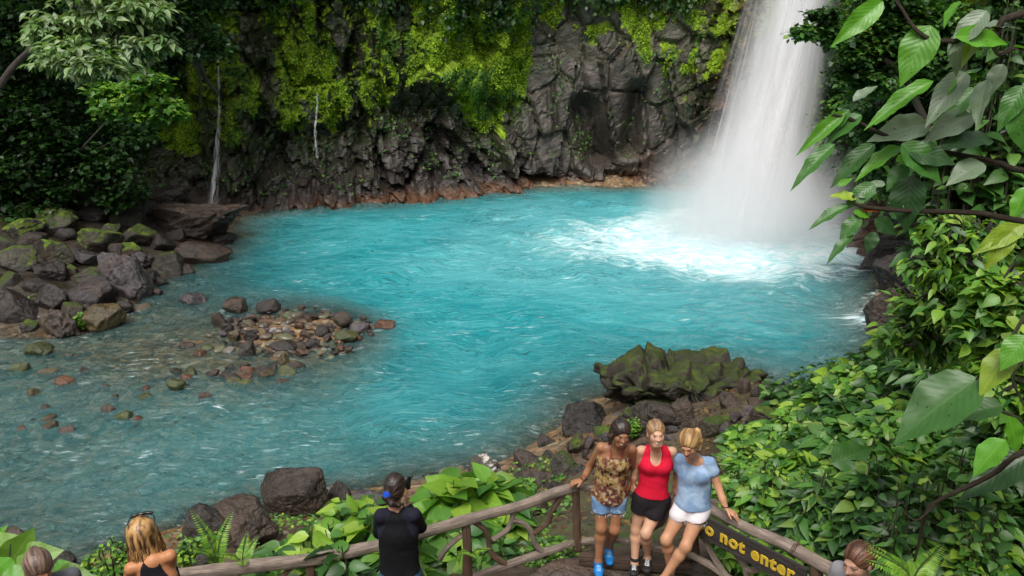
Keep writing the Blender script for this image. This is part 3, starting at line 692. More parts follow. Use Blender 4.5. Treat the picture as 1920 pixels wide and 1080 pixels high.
rock(1425, 760, 56, 26, 'brown', 'long low brown rock below the cube-like one', gp4, seed=68)
rock(1490, 745, 62, 34, 'brown', 'wide wet rock washed by the pool beside the green bushes', gp4, seed=69)
rock(1435, 787, 58, 48, 'bmossy', 'rock with a yellow-green mossy face at the edge of the bushes', gp4, seed=71)
rock(1478, 777, 54, 40, 'brown', 'brown rock half hidden by the bush leaves', gp4, seed=72)
rock(1152, 740, 40, 20, 'dark', 'dark low rock at the left tip of the craggy boulder', gp4, seed=73)
rock(1177, 780, 38, 32, 'mossy', 'grey-green rock between the round boulder and the broad brown block', gp4, seed=74)
rock(1377, 784, 28, 24, 'grey', 'small grey rock right of the mossy rounded one', gp4, seed=75)
rock(1303, 803, 30, 36, 'brown', 'brown rock left of the mossy rounded rock', gp4, seed=76)
rock(1255, 823, 26, 20, 'grey', 'small grey rock between the heads of the two fair-haired women', gp4, seed=78)
rock(1023, 828, 38, 28, 'dark', 'small dark rock in the water edge left of the round boulder', gp4, seed=79)
rock(990, 868, 72, 38, 'brown', 'wet flat brown rock at the waterline left of the olive boulder', gp4, seed=81)
rock(907, 895, 100, 78, 'chalk', 'pointed dark boulder with a white chalky streak on its peak', gp4, seed=82, sub=5, ang=.95)
rock(1000, 908, 96, 48, 'brown', 'broad low rock right of the white-streaked boulder', gp4, seed=83)
rock(1003, 958, 60, 44, 'brown', 'brown rock just behind the rail', gp4, seed=84)
rock(1045, 925, 52, 34, 'dark', 'dark rock behind the rail next to the corner post', gp4, seed=85)
rock(945, 985, 60, 60, 'mossy', 'dark mossy rock seen through the gap of the railing', gp4, seed=86)
gp5 = 'small rocks scattered on the right shore'
for i in range(85):
    x = RG.uniform(985, 1520); y = RG.uniform(765, 905) if x > 1110 else RG.uniform(840, 960); s = RG.uniform(12, 34)
    rock(x, y, s, s*RG.uniform(.55, .8), ['brown', 'dark', 'grey', 'mossy', 'rusty', 'brown'][i % 6], 'small loose rock on the littered shore below the railing', gp5, sub=3 if s > 20 else 2, cat='rock', name='rock')
gp6 = 'rocks below the left part of the railing'
rock(548, 931, 140, 92, 'brown', 'big round dark brown boulder with a mossy right flank', gp6, seed=92, sub=5, ang=.5)
rock(638, 928, 50, 44, 'dark', 'pointed dark rock right of the big round boulder', gp6, seed=93)
rock(374, 994, 92, 84, 'dark', 'dark grey boulder behind the blonde woman, left of the cracked brown one', gp6, seed=94, ang=.7)
rock(450, 995, 126, 104, 'brown', 'large cracked brown boulder with a pale fallen leaf on it', gp6, seed=95, sub=5, ang=1)
rock(430, 960, 96, 40, 'brown', 'flat cracked top block of the brown boulder group', gp6, seed=96, ang=1)
rock(694, 944, 80, 34, 'grey', 'low wet glistening rock by the head of the person in black', gp6, seed=97, crag=.4)
rock(118, 1052, 56, 34, 'dark', 'dark rock beside the large pale leaves at the lower left', gp6, seed=98)
rock(212, 1066, 40, 24, 'dark', 'small dark rock left of the blonde woman shoulder', gp6, seed=99)
rock(377, 1054, 44, 34, 'dark', 'small angular rock right beside the blonde woman shoulder', gp6, seed=100)
rock(20, 1002, 46, 22, 'brown', 'flat rock at the waterline at the lower left edge', gp6, seed=101)
rock(1690, 590, 120, 110, 'brown', 'big reddish brown boulder jutting into the pool at the right', None, seed=402, sub=5, crag=.3, dk=.8)
rock(1710, 510, 110, 110, 'dark', 'dark rock wall block behind the hanging leaves at the right', None, seed=405, sub=5, crag=.4, dk=.8)
# pebbles of the river bed: far too many to count
N = 4200; SH = [rock_shape(900+i, 2, .9, .05) for i in range(8)]
xs = RG.uniform(-17, 9, N); ys = RG.uniform(9, 24, N); d_ = sdist(xs, ys)
k_ = (d_ < -.1) & ((xs < 0-.3*(ys-18)) | (d_ > -1.2)); xs, ys, d_ = xs[k_], ys[k_], d_[k_]
zs_ = terrain(xs, ys); N = len(xs); sc_ = RG.uniform(.05, .16, N)*RG.choice([1, 1.5, 2.2], N, p=[.68, .26, .06])
V0, F0 = SH[0]; kk_ = RG.integers(0, 8, N); a_ = RG.uniform(0, 6.283, N)
B0 = np.array([s_[0] for s_ in SH])[kk_]*np.stack([np.ones(N), RG.uniform(.6, 1, N), RG.uniform(.35, .6, N)], 1)[:, None, :]*sc_[:, None, None]
B0 = np.stack([B0[..., 0]*np.cos(a_)[:, None]-B0[..., 1]*np.sin(a_)[:, None], B0[..., 0]*np.sin(a_)[:, None]+B0[..., 1]*np.cos(a_)[:, None], B0[..., 2]], -1)
bar_ = np.exp(-(((xs+5.35)/2.4)**2+((ys-18.9)/1.9)**2)**2) > .4
zc_ = np.where(bar_ | (d_ > -.5), zs_+sc_*.15, np.minimum(zs_+sc_*.2, -.05-sc_*.5))
PV = (B0+np.stack([xs, ys, zc_], 1)[:, None, :]).reshape(-1, 3)
PF = (F0[None]+(np.arange(N)*len(V0))[:, None, None]).reshape(-1, 3)
pcx = np.array([(.10, .07, .045), (.12, .08, .05), (.11, .095, .07), (.14, .085, .055), (.15, .135, .115), (.07, .058, .045), (.12, .12, .07)])[RG.integers(0, 7, N)]
m = NT('river_pebble'); PEB = m.done(m.pri(m.attr('lc', False), .3, m.bump(m.noise(m.coord(), 30, 3), .4, .02)))
tag(mesh('pebbles', PV, PF, PEB, attrs={'lc': np.repeat(pcx*1.0, len(V0), 0)}), 'brown and grey cobbles on the bed of the shallow water', 'pebbles', kind='stuff')
# ------------------------------------------------------------------ leaves
def tmpl(nu, nv, curl=.18, fold=.22, wmax=.42, tip=1.5, wav=0.):
    """a leaf blade along x: verts, quads, uv"""
    u = np.linspace(0, 1, nu+1); v = np.linspace(-1, 1, 2*nv+1)
    w = wmax*np.sin(np.pi*u**.72)**.8*np.where(u > .45, 1-((u-.45)/.55)**1.5*.45, 1); w[0] = .015; w[-1] = .004
    U, Vv = np.meshgrid(u, v, indexing='ij')
    P = np.stack([U, Vv*w[:, None], -curl*U**tip+fold*np.abs(Vv)*w[:, None]+wav*np.sin(U*19+Vv)*np.abs(Vv)*w[:, None]], -1).reshape(-1, 3)
    return P, grid_faces(nu+1, 2*nv+1), np.stack([U.ravel(), (Vv.ravel()+1)/2], 1)
T_S = (np.array([(0, 0, 0), (.45, 0, -.05), (.45, .30, .03), (.45, -.30, .03), (1, 0, -.14)]), np.array([(0, 3, 4, 1), (0, 1, 4, 2)]), np.array([(0, .5), (.45, .5), (.45, 1), (.45, 0), (1, .5)]))
T_M = tmpl(6, 1, .34, .34, .30, 1.9); T_N = tmpl(6, 1, .42, .25, .17, 1.6); T_B = tmpl(6, 1, .28, .30, .40, 2.0); T_L = tmpl(12, 3, .22, .22, .30, 1.8, .10); T_H = tmpl(8, 2, .15, .15, .40, 2., .06)
def leaf_arrays(P, D, N_, L, C, T, wr=1.):
    TV, TF, TU = T; n = len(P)
    D = nrm(D); S_ = nrm(np.cross(N_, D)); Nn = np.cross(D, S_)
    L = np.broadcast_to(L, n)[:, None, None]
    V = P[:, None]+L*(TV[None, :, 0:1]*D[:, None]+TV[None, :, 1:2]*wr*S_[:, None]+TV[None, :, 2:3]*Nn[:, None])
    Fc = (TF[None]+(np.arange(n)*len(TV))[:, None, None]).reshape(-1, TF.shape[1])
    return V.reshape(-1, 3), Fc, np.tile(TU, (n, 1)), np.repeat(C, len(TV), 0)
LM = {'s': leaf_mat('small_leaf', False, rough=.45, trans=.28), 'm': leaf_mat('veined_leaf', True, rough=.40), 'h': leaf_mat('eaten_leaf', True, .9, rough=.38, trans=.25), 'moss': leaf_mat('moss_tuft', False, rough=.8, trans=.35)}
PAL = {
 'bright': [(.19, .36, .035), (.13, .30, .035), (.27, .42, .05), (.09, .23, .03)],
 'mid': [(.06, .18, .028), (.085, .22, .035), (.045, .13, .025), (.12, .26, .04), (.035, .11, .022), (.05, .15, .03), (.17, .28, .05), (.09, .20, .045)],
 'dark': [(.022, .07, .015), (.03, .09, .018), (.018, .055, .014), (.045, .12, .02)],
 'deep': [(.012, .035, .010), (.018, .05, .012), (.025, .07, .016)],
 'pale': [(.24, .34, .16), (.30, .40, .21), (.18, .30, .12), (.14, .26, .08)],
 'moss': [(.26, .42, .010), (.33, .48, .012), (.18, .31, .010), (.12, .20, .008)],
 'grey': [(.24, .32, .20), (.18, .27, .14), (.30, .38, .25), (.12, .22, .08)],
}
def pal(name, n, rng, jit=.15):
    a = np.array(PAL[name]); return a[rng.integers(0, len(a), n)]*rng.uniform(1-jit, 1+jit, (n, 1))
def foliage_mesh(name, P, D, N_, L, C, T, mat, parent=None, wr=1., org=None):
    V, Fc, U, A = leaf_arrays(P, D, N_, L, C, T, wr)
    return mesh(name, V, Fc, LM[mat], parent, uv=U, attrs={'lc': A}, org=org)
def tube(pts, rad, seg=8, n=None, nz=0., seed=0, cap=True):
    pts = np.array(pts, float); n = n or max(6, len(pts)*5)
    c = catmull(pts, n) if len(pts) > 2 else pts[0]+(pts[-1]-pts[0])*np.linspace(0, 1, n)[:, None]
    rad = np.interp(np.linspace(0, 1, n), np.linspace(0, 1, len(np.atleast_1d(rad))), np.atleast_1d(rad))
    t = nrm(np.gradient(c, axis=0)); ref = np.array([0, 0, 1.]) if abs(t[:, 2]).mean() < .8 else np.array([0, 1., 0])
    a = nrm(np.cross(t, ref)); b = np.cross(t, a); th = np.linspace(0, 2*np.pi, seg, endpoint=False)
    ring = np.cos(th)[None, :, None]*a[:, None]+np.sin(th)[None, :, None]*b[:, None]
    rr = rad[:, None, None]*np.ones((1, seg, 1))
    V = c[:, None]+ring*rr
    if nz:
        k = 1+nz*fbm((c[:, None]*6+ring*1.3).reshape(-1, 3)+seed*9.1, seed, 3).reshape(n, seg, 1)+nz*.5*fbm((c[:, None]*2.).reshape(-1, 1, 3).repeat(seg, 1).reshape(-1, 3)+ring.reshape(-1, 3)*4, seed+5, 2).reshape(n, seg, 1)
        V = c[:, None]+ring*rr*k
    ln_ = np.r_[0, np.cumsum(np.linalg.norm(np.diff(c, axis=0), axis=1))]
    U = np.stack([np.tile(th/6.2832, (n, 1)), np.tile(ln_[:, None], (1, seg))], -1).reshape(-1, 2)
    i = np.arange(n-1)[:, None]*seg; j = np.arange(seg)[None]; j2 = (j+1) % seg
    Fc = np.stack([i+j, i+seg+j, i+seg+j2, i+j2], -1).reshape(-1, 4); V = V.reshape(-1, 3)
    Ft = np.zeros((0, 3), int)
    if cap:
        V = np.vstack([V, c[0], c[-1]]); U = np.vstack([U, [[0, 0], [0, 0]]]); jj = np.arange(seg); j2 = (jj+1) % seg; m_ = n*seg
        Ft = np.concatenate([np.stack([np.full(seg, m_), jj, j2], 1), np.stack([np.full(seg, m_+1), (n-1)*seg+j2, (n-1)*seg+jj], 1)])
    return V, Fc, Ft, U
def join(parts):
    V, Q, T, U = [], [], [], []; b = 0
    for v, q, t, u in parts:
        V.append(v); Q.append(q+b); T.append(t+b); U.append(u); b += len(v)
    return np.vstack(V), [np.vstack(Q), np.vstack(T)], np.vstack(U)
STEM = bark_mat('green_stem', (.04, .045, .02), (.10, .11, .045))
TWIG = bark_mat('brown_twig', (.045, .03, .02), (.12, .085, .05))
BARK = bark_mat('grey_bark', (.03, .025, .02), (.09, .075, .06), mossy=.7)
def bush(label, base, r, h, nst, npair, L, p='mid', p2='bright', mix=.35, seed=1, T=T_M, mat='m', cat='bush', group='leafy bushes on the right bank', name='bush', droop=.25, tilt=(0, 0, 0), start=.3, wr=1., ls=(.6, 1.15)):
    g = np.random.default_rng(seed); base = np.array(base, float); o = empty(name, base, label, cat, group)
    st, P, D, N_, LL, CC = [], [], [], [], [], []
    for k in range(nst):
        a = g.uniform(0, 6.283); rho = g.uniform(0, 1)**.5
        tip = base+np.array([math.cos(a)*rho*r, math.sin(a)*rho*r, h*(1-.55*rho**2)*g.uniform(.72, 1.05)])+np.array(tilt)*g.uniform(.6, 1.1)
        b0 = base+np.array([math.cos(a), math.sin(a), 0])*rho*r*.35
        mid = (b0+tip)/2+np.array([0, 0, .12*h])+g.normal(0, .05*r, 3)
        mid = mid+np.array([math.cos(a), math.sin(a), 0])*r*.35*g.uniform(0, 1)*(start < .3); c = catmull([b0, mid, tip], 12); st.append(tube([b0, mid, tip], [.012+.004*h, .005], 5, 9, cap=False))
        out = nrm(np.array([math.cos(a), math.sin(a), 0])*(.3+rho)+np.array([0, 0, .25]))
        for q_ in range(npair):
            f = start+(1-start)*(q_+g.uniform(0, .6))/npair; f = min(f, .995); pt = c[int(f*11)]*(1-(f*11) % 1)+c[min(11, int(f*11)+1)]*((f*11) % 1)
            th = q_*1.57+g.uniform(-.4, .4)+a
            for s_ in (0, np.pi):
                d = np.array([math.cos(th+s_), math.sin(th+s_), 0])
                d = nrm(d*(1.15-.45*f)+out*.5+np.array([0, 0, g.uniform(-droop, .25)]))
                n_ = nrm(np.array([0, -.25, 1.])+out*.35+g.normal(0, .45, 3))
                P.append(pt+d*L*.12); D.append(d); N_.append(n_); LL.append(L*g.uniform(*ls)*(1.05-.35*(f > .9))); CC.append(f)
    P, D, N_, LL, CC = map(np.array, (P, D, N_, LL, CC))
    c1 = pal(p, len(P), g); c2 = pal(p2, len(P), g); k = (g.uniform(0, 1, len(P)) < mix*(.4+1.2*CC**3))[:, None]
    V, Fc, U = join(st); mesh('stem', V, Fc, STEM, o, uv=U)
    foliage_mesh('foliage', P, D, N_, LL, np.where(k, c2, c1), T, mat, o, wr=wr)
    return o

# ------------------------------------------------------------------ moss curtain and creepers on the cliff
vis = (by > 17)
def pick(wgt, n, g):
    cdf = np.cumsum(wgt); return np.searchsorted(cdf, g.uniform(0, cdf[-1], n))
g = np.random.default_rng(3)
def cscatter(name, w, n, L, palname, label, tm, mat, hang, off=.05, jit=.09, wr=1., lj=(.6, 1.3), spread=.6, p2=None, mix=0):
    i = pick(w, n, g); P = CV[i]+g.normal(0, jit, (n, 3))-gn[i]*0+gn[i]*off*g.uniform(.2, 1.6, (n, 1))
    D = gn[i]*.7+np.array([0, 0, -hang])+g.normal(0, spread, (n, 3)); N_ = gn[i]*.5+np.array([0, 0, .9])+g.normal(0, .3, (n, 3))
    C = pal(palname, n, g, .25)
    if p2: C = np.where((fbm(P*.8, 5, 3) > mix)[:, None], pal(p2, n, g, .25), C)
    o = foliage_mesh(name, P, D, N_, L*g.uniform(*lj, n), C, tm, mat, wr=wr, org=P.mean(0)*0); return tag(o, label, name.replace('_', ' '), kind='stuff')
wz = (ZZ < 11)*(ZZ > 0)*vis*(by > 20)
cscatter('moss', np.where(wz, np.clip(mo-.25, 0, 1), 0)*(bx < 11.5), 130000, .085, 'moss', 'bright green moss hanging in tufts from the dark cliff', T_S, 'moss', 1.0, .03, .05, 1.4, p2='mid', mix=.26)
crn = fbm(base*np.array([.5, .5, .7]), 99, 3)
topm = sstep(0, 1.2, ZZ-np.interp(bx, [-20,-14,-12,-8,-4,-2.5,0,2,5,8,9], [2,5,8.0,8.0,7.6,6.2,6.4,7.6,7.6,7.8,8.5])+2.0*crn)*(bx < 9.3)
topm = np.maximum(topm, .5*(ZZ > 10.5))
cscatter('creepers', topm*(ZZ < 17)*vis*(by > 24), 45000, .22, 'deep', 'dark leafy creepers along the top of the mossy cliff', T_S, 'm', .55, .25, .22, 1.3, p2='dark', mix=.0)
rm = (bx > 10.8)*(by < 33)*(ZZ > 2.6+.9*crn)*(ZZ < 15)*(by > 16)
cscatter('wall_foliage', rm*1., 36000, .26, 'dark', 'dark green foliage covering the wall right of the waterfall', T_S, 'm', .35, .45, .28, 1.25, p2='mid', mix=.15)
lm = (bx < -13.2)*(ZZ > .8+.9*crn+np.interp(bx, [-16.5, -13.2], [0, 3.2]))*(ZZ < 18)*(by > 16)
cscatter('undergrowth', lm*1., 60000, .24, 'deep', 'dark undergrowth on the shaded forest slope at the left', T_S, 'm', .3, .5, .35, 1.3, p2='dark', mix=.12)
sp_ = (fbm(base*1.5, 7, 3) > .12)*(ZZ > .7)*(ZZ < 6)*vis*(bx < 8)*(gn[:, 2] > .15)
cscatter('rock_ferns', sp_*1., 5000, .16, 'mid', 'small ferns and sprouts growing on ledges of the cliff', T_S, 'm', .1, .08, .1, 1.)

# ------------------------------------------------------------------ trees
def tree(name, label, cat, roots, blobs, nleaf, L, p, p2, mix, seed, T=T_S, mat='m', group=None, flat=.35, wr=1.1, trk=.12):
    """roots: trunk polyline; blobs: (centre, radii, weight)"""
    g = np.random.default_rng(seed); roots = [np.array(r_, float) for r_ in roots]
    o = empty(name, roots[0], label, cat, group)
    st = [tube(roots, np.linspace(trk, trk*.4, len(roots)), 8, 20, .15, seed)]
    P, D, N_, C = [], [], [], []
    tw = sum(b[2] for b in blobs)
    for c, r, w in blobs:
        c, r = np.array(c, float), np.array(r, float); r0 = min(roots, key=lambda q_: np.linalg.norm(q_-c))
        st.append(tube([r0, (r0+c)/2+(0, 0, .15), c], [.05, .03, .02], 6, 10, .1, seed))
        nsp = max(5, int(26*w)); n = int(nleaf*w/tw/nsp)
        for k in range(nsp):
            e = nrm(g.normal(size=3))*g.uniform(.35, 1)**.6; tipp = c+e*r; st.append(tube([c, (c+tipp)/2+g.normal(0, .08, 3), tipp], [.018, .005], 4, 6, cap=False))
            f = g.uniform(.35, 1.05, (n, 1)); sprd = .16*r.mean()+.06
            p_ = c+(tipp-c)*f+g.normal(0, 1, (n, 3))*np.array([1, 1, .45])*sprd
            out = nrm((tipp-c)*np.array([1, 1, .4])); d = out*.6+nrm(g.normal(size=(n, 3))*np.array([1, 1, .4]))+np.array([0, 0, -.2])
            P.append(p_); D.append(d); N_.append(np.array([0, 0, 1.])+g.normal(0, flat, (n, 3))); C.append(np.full(n, g.uniform() < mix))
    P, D, N_, C = map(np.concatenate, (P, D, N_, C)); n = len(P)
    col = np.where(C[:, None], pal(p2, n, g, .2), pal(p, n, g, .2))
    V, Fc, U = join(st); mesh('trunk', V, Fc, BARK, o, uv=U)
    foliage_mesh('crown', P, D, N_, L*g.uniform(.6, 1.25, n), col, T, mat, o, wr=wr)
    return o
def bl(px, py, t, rx, rz, w=1., ry=None):
    return (PD(px, py, t), (rx*t/F, (ry or rx)*t/F, rz*t/F), w)
T0 = 19.
tree('overhanging_tree', 'tree with pale grey-green leaves leaning over the left bank, brightest foliage at the upper left', 'tree',
     [PD(-90, 420, 23), PD(-40, 240, 21.5), PD(30, 120, 20.5), PD(120, 60, T0), PD(230, 40, T0)],
     [bl(110, 60, T0, 55, 34, 1), bl(200, 40, T0, 60, 40, 1.2), bl(150, 100, T0-.5, 60, 30, 1.2), bl(240, 90, T0, 50, 34, 1), bl(180, 125, T0-.6, 55, 22, .8), bl(290, 80, T0+.3, 40, 22, .6), bl(110, 110, T0-.3, 40, 30, .6), bl(270, 20, T0, 50, 30, .7), bl(180, -30, T0, 110, 40, 1)], 8000, .24, 'pale', 'grey', .4, 5, T=T_M, wr=.85)
tree('sapling', 'small tree with fresh green leaves below the pale-leaved tree, in front of the mossy wall', 'tree',
     [PD(110, 330, 26), PD(170, 260, 25), PD(240, 190, 23.5), PD(270, 170, 23.5)],
     [bl(275, 155, 23.3, 45, 22, 1), bl(300, 205, 23.3, 36, 20, .8), bl(240, 200, 23.5, 50, 26, .8), bl(330, 212, 23.3, 18, 8, .2), bl(200, 180, 23.6, 40, 30, .7)], 3200, .26, 'mid', 'bright', .35, 8, T=T_S, wr=1.2, trk=.04)
gt = 'dark trees crowding the left slope'
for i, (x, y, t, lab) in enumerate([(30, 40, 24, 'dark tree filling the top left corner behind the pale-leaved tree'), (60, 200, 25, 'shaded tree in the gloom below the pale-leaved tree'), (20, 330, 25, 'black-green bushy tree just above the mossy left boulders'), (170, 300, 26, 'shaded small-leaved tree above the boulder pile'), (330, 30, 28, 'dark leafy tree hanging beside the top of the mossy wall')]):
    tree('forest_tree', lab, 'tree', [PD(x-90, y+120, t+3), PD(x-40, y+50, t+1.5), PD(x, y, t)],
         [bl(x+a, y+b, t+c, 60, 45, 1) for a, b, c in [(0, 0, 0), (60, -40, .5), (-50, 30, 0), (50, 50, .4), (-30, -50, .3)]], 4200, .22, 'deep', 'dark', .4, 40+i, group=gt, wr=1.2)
tree('slender_tree', 'small-leaved tree whose branch reaches across the white water of the falls', 'tree',
     [PD(1790, 380, 21), PD(1740, 240, 20.5), PD(1680, 130, 20), PD(1600, 80, 20), PD(1540, 62, 20)],
     [bl(1640, 60, 20, 60, 40, 1.3), bl(1560, 55, 20, 34, 28, .8), bl(1505, 60, 19.8, 26, 14, .28), bl(1545, 28, 19.8, 26, 14, .3), bl(1600, 95, 20, 45, 28, .8), bl(1700, 110, 20.3, 70, 45, 1.4), bl(1640, 150, 20.3, 50, 36, 1), bl(1720, 30, 20.3, 80, 50, 1.5), bl(1640, -10, 20, 90, 30, 1.2), bl(1800, 90, 20.5, 80, 60, 1.5), bl(1590, 140, 20.3, 30, 18, .4)], 15000, .17, 'dark', 'mid', .45, 15, T=T_S, wr=1.3)
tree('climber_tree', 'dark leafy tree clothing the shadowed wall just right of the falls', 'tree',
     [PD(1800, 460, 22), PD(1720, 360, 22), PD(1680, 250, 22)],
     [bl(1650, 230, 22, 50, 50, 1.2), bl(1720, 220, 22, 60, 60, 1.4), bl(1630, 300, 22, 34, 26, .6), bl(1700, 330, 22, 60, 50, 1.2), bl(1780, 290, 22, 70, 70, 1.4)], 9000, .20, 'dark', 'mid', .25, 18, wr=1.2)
# tall canopy that shades the pool from the left and behind (partly above the frame)
gc = 'tall forest trees around the gorge'
for i, (c, rr, lab) in enumerate([((-17, 27, 15), 5, 'tall tree high above the left slope'), ((-11, 33.5, 15), 4, 'tall tree on the cliff top above the thin cascade'), ((-24, 22, 14), 5, 'tall tree above the left bank beyond the frame'), ((-22, 30, 11), 5, 'dense tree up the left slope')]):
    c = np.array(c, float)
    tree('canopy_tree', lab, 'tree', [c+(-3, 4, -11), c+(-2, 3, -5), c], [(c+np.array(d)*rr, (rr*.55, rr*.55, rr*.35), 1) for d in [(0,0,0),(.7,0,.1),(-.7,.2,0),(0,.7,.2),(0,-.7,0),(.4,.4,.4)]], 7000, .5, 'dark', 'mid', .3, 60+i, group=gc)

# ground cover that fills the gaps between the bushes, and fallen leaves
def gscatter(name, label, n, xr, yr, cond, L, p, p2, mixv, T, mat, lift, nz_, flat_=.5, wr=1.):
    g = np.random.default_rng(len(name)); x = g.uniform(*xr, n); y = g.uniform(*yr, n); d = sdist(x, y); z = terrain(x, y); k = cond(x, y, d, z); x, y, z = x[k], y[k], z[k]; n = len(x)
    P = np.stack([x, y, z+lift*g.uniform(.2, 1, n)], 1); a = g.uniform(0, 6.283, n); D = np.stack([np.cos(a), np.sin(a), g.uniform(-.3, .4, n)*flat_], 1); N_ = np.array([0, 0, 1.])+g.normal(0, nz_, (n, 3))
    C = np.where((g.uniform(0, 1, n) < mixv)[:, None], pal(p2, n, g, .25), pal(p, n, g, .25)); o = foliage_mesh(name, P, D, N_, L*g.uniform(.5, 1.3, n), C, T, mat, wr=wr); return tag(o, label, name.replace('_', ' '), kind='stuff')
PAL['litter'] = [(.12, .06, .03), (.18, .09, .03), (.07, .04, .025), (.25, .17, .05), (.09, .06, .04)]
gscatter('ground_cover', 'tangled green ground cover under the bushes of the right bank', 48000, (2.2, 13), (3.5, 19), lambda x, y, d, z: (d > 3.4) & ((y < 11.5) | (x > 7.5)) & (x > 3.0+.12*np.maximum(y-7, 0)*0+.9*(y > 9)) & ((x > 3.3) | (y > 6.8)), .17, 'dark', 'mid', .5, T_M, 'm', .45, .5)
gscatter('ground_weeds', 'low green weeds on the slope below the left railing', 9000, (-9, .8), (6.2, 11.5), lambda x, y, d, z: (d > .9) & (fbm(np.stack([x, y, 0*x], 1)*1.1, 4, 3) > -.12) & (y > 6.75), .075, 'mid', 'bright', .35, T_S, 'm', .10, .4, wr=1.3)
gscatter('leaf_litter', 'brown fallen leaves scattered between the rocks of the near shore', 7000, (-6, 7), (6.8, 16), lambda x, y, d, z: (d > .1) & (d < 5.5), .075, 'litter', 'litter', .5, T_S, 'm', .012, .35, .2, 1.4)
# ------------------------------------------------------------------ bushes of the right bank
def gz(x, y): return float(terrain([x], [y], False)[0])
def bush_at(label, px, py, t, rpx, hpx, nst, npair, Lpx, **k):
    """crown centre at pixel px,py and depth t; the base goes down to the ground"""
    c = PD(px, py, t); r = rpx*t/F; base = np.array([c[0], c[1]+.1, min(gz(c[0], c[1]), c[2]-.15)])
    h = c[2]+hpx*t/F-base[2]
    return bush(label, base, r, h, nst, npair, Lpx*t/F, start=max(.12, 1-((2.4*hpx*t/F)/h if (2.4*hpx*t/F)/h > .55 else .88)), **k)
RB = [
 ('bush with bright yellow-green shoots at the water edge beside the last shore rocks', 1545, 790, 11.0, 75, 50, 34, 5, 34, 'mid', 'bright', .7),
 ('pale-tipped bush at the upper left edge of the greenery, below the pool', 1640, 735, 10.6, 85, 55, 40, 5, 38, 'mid', 'bright', .5),
 ('low leafy plant on the littered shore left of the bushes', 1395, 830, 11.2, 34, 18, 12, 3, 28, 'mid', 'bright', .6),
 ('spreading bush behind the bent arm of the woman in blue', 1430, 880, 9.6, 70, 48, 34, 5, 34, 'mid', 'bright', .6),
 ('bush with light green leaves above the sign rail', 1490, 840, 9.9, 75, 50, 36, 5, 36, 'mid', 'bright', .5),
 ('heart-leaved bush in the middle of the right bank greenery', 1590, 850, 9.0, 85, 60, 38, 5, 48, 'mid', 'dark', .2),
 ('dense bush right of the heart-leaved one', 1700, 820, 8.6, 90, 70, 40, 5, 46, 'mid', 'bright', .25),
 ('bush close above the railing, leaves touching the sign', 1450, 945, 8.0, 75, 50, 36, 5, 36, 'mid', 'bright', .4),
 ('dark glossy bush over the middle of the sign rail', 1540, 945, 7.4, 85, 60, 36, 5, 44, 'dark', 'mid', .5),
 ('shadowy bush above the head of the woman at the lower right', 1640, 940, 7.0, 90, 62, 36, 5, 48, 'dark', 'mid', .5),
 ('bush with dull green leaves at the right of the dead branch', 1750, 940, 6.6, 95, 70, 36, 5, 48, 'mid', 'dark', .4),
 ('mass of small-leaved plants in the lower right corner', 1850, 1010, 6.2, 100, 70, 46, 6, 34, 'mid', 'bright', .3),
 ('bush beside the reddish rock at the far right of the pool', 1740, 680, 11.0, 85, 60, 40, 5, 42, 'mid', 'bright', .35),
 ('tall bush behind the giant leaf', 1800, 720, 9.0, 95, 80, 40, 5, 50, 'mid', 'dark', .3),
 ('bush at the right edge at the height of the giant leaf', 1890, 820, 7.4, 90, 80, 36, 5, 50, 'mid', 'dark', .4),
 ('bush reaching the right edge over the reddish rock', 1860, 610, 10.0, 100, 80, 44, 5, 44, 'mid', 'dark', .4),
 ('bush below the hanging leaves, right of the dark rock', 1820, 500, 10.5, 80, 80, 42, 5, 46, 'mid', 'dark', .4),
 ('bush with drooping leaves at the upper right edge', 1890, 380, 9.5, 90, 90, 42, 5, 52, 'mid', 'dark', .5),
 ('leaf mass beneath the top right corner', 1880, 230, 9.0, 100, 90, 42, 5, 52, 'dark', 'mid', .5),
 ('leafy crown in the top right corner', 1870, 90, 8.5, 110, 90, 44, 5, 56, 'mid', 'dark', .5),
 ('low greenery in the gap between rock and railing, behind the sign', 1400, 1030, 7.6, 60, 40, 26, 4, 30, 'mid', 'bright', .6),
 ('greenery filling the gap below the end of the sign rail', 1500, 1060, 7.0, 70, 40, 26, 4, 34, 'mid', 'bright', .5),
 ('bush between the sign rail and the dark bush', 1385, 935, 8.6, 46, 36, 22, 4, 30, 'mid', 'bright', .6),
 ('leafy plant directly above the woman at the lower right', 1700, 1010, 6.2, 80, 50, 28, 5, 44, 'mid', 'dark', .3),
 ('dense mid-green bush in the centre of the right bank', 1660, 880, 8.2, 80, 60, 36, 5, 44, 'mid', 'bright', .3),
 ('bush with long leaves near the lower right edge', 1840, 900, 6.9, 90, 70, 36, 5, 50, 'mid', 'dark', .4),
 ('bush sprawling left of the heart-leaved one', 1500, 900, 8.8, 70, 55, 34, 5, 38, 'mid', 'bright', .4),
]
for i, (lab, x, y, t, r_, h_, ns, npr, L_, p, p2, mx) in enumerate(RB):
    hv = [.85, .8, 1.5, .95, 1.15][i % 5]; bush_at(lab, x, y, t, r_*[.85, 1, .8][i % 3], h_*hv, int(ns*2.1), npr+2, L_*.78, p=p, p2=p2, mix=mx, seed=100+i, T=[T_M, T_B, T_M, T_N, T_M][i % 5], ls=[(.6, 1.15), (.4, 1.1), (.5, 1.4)][i % 3], droop=[.25, .55, .4][i % 3])
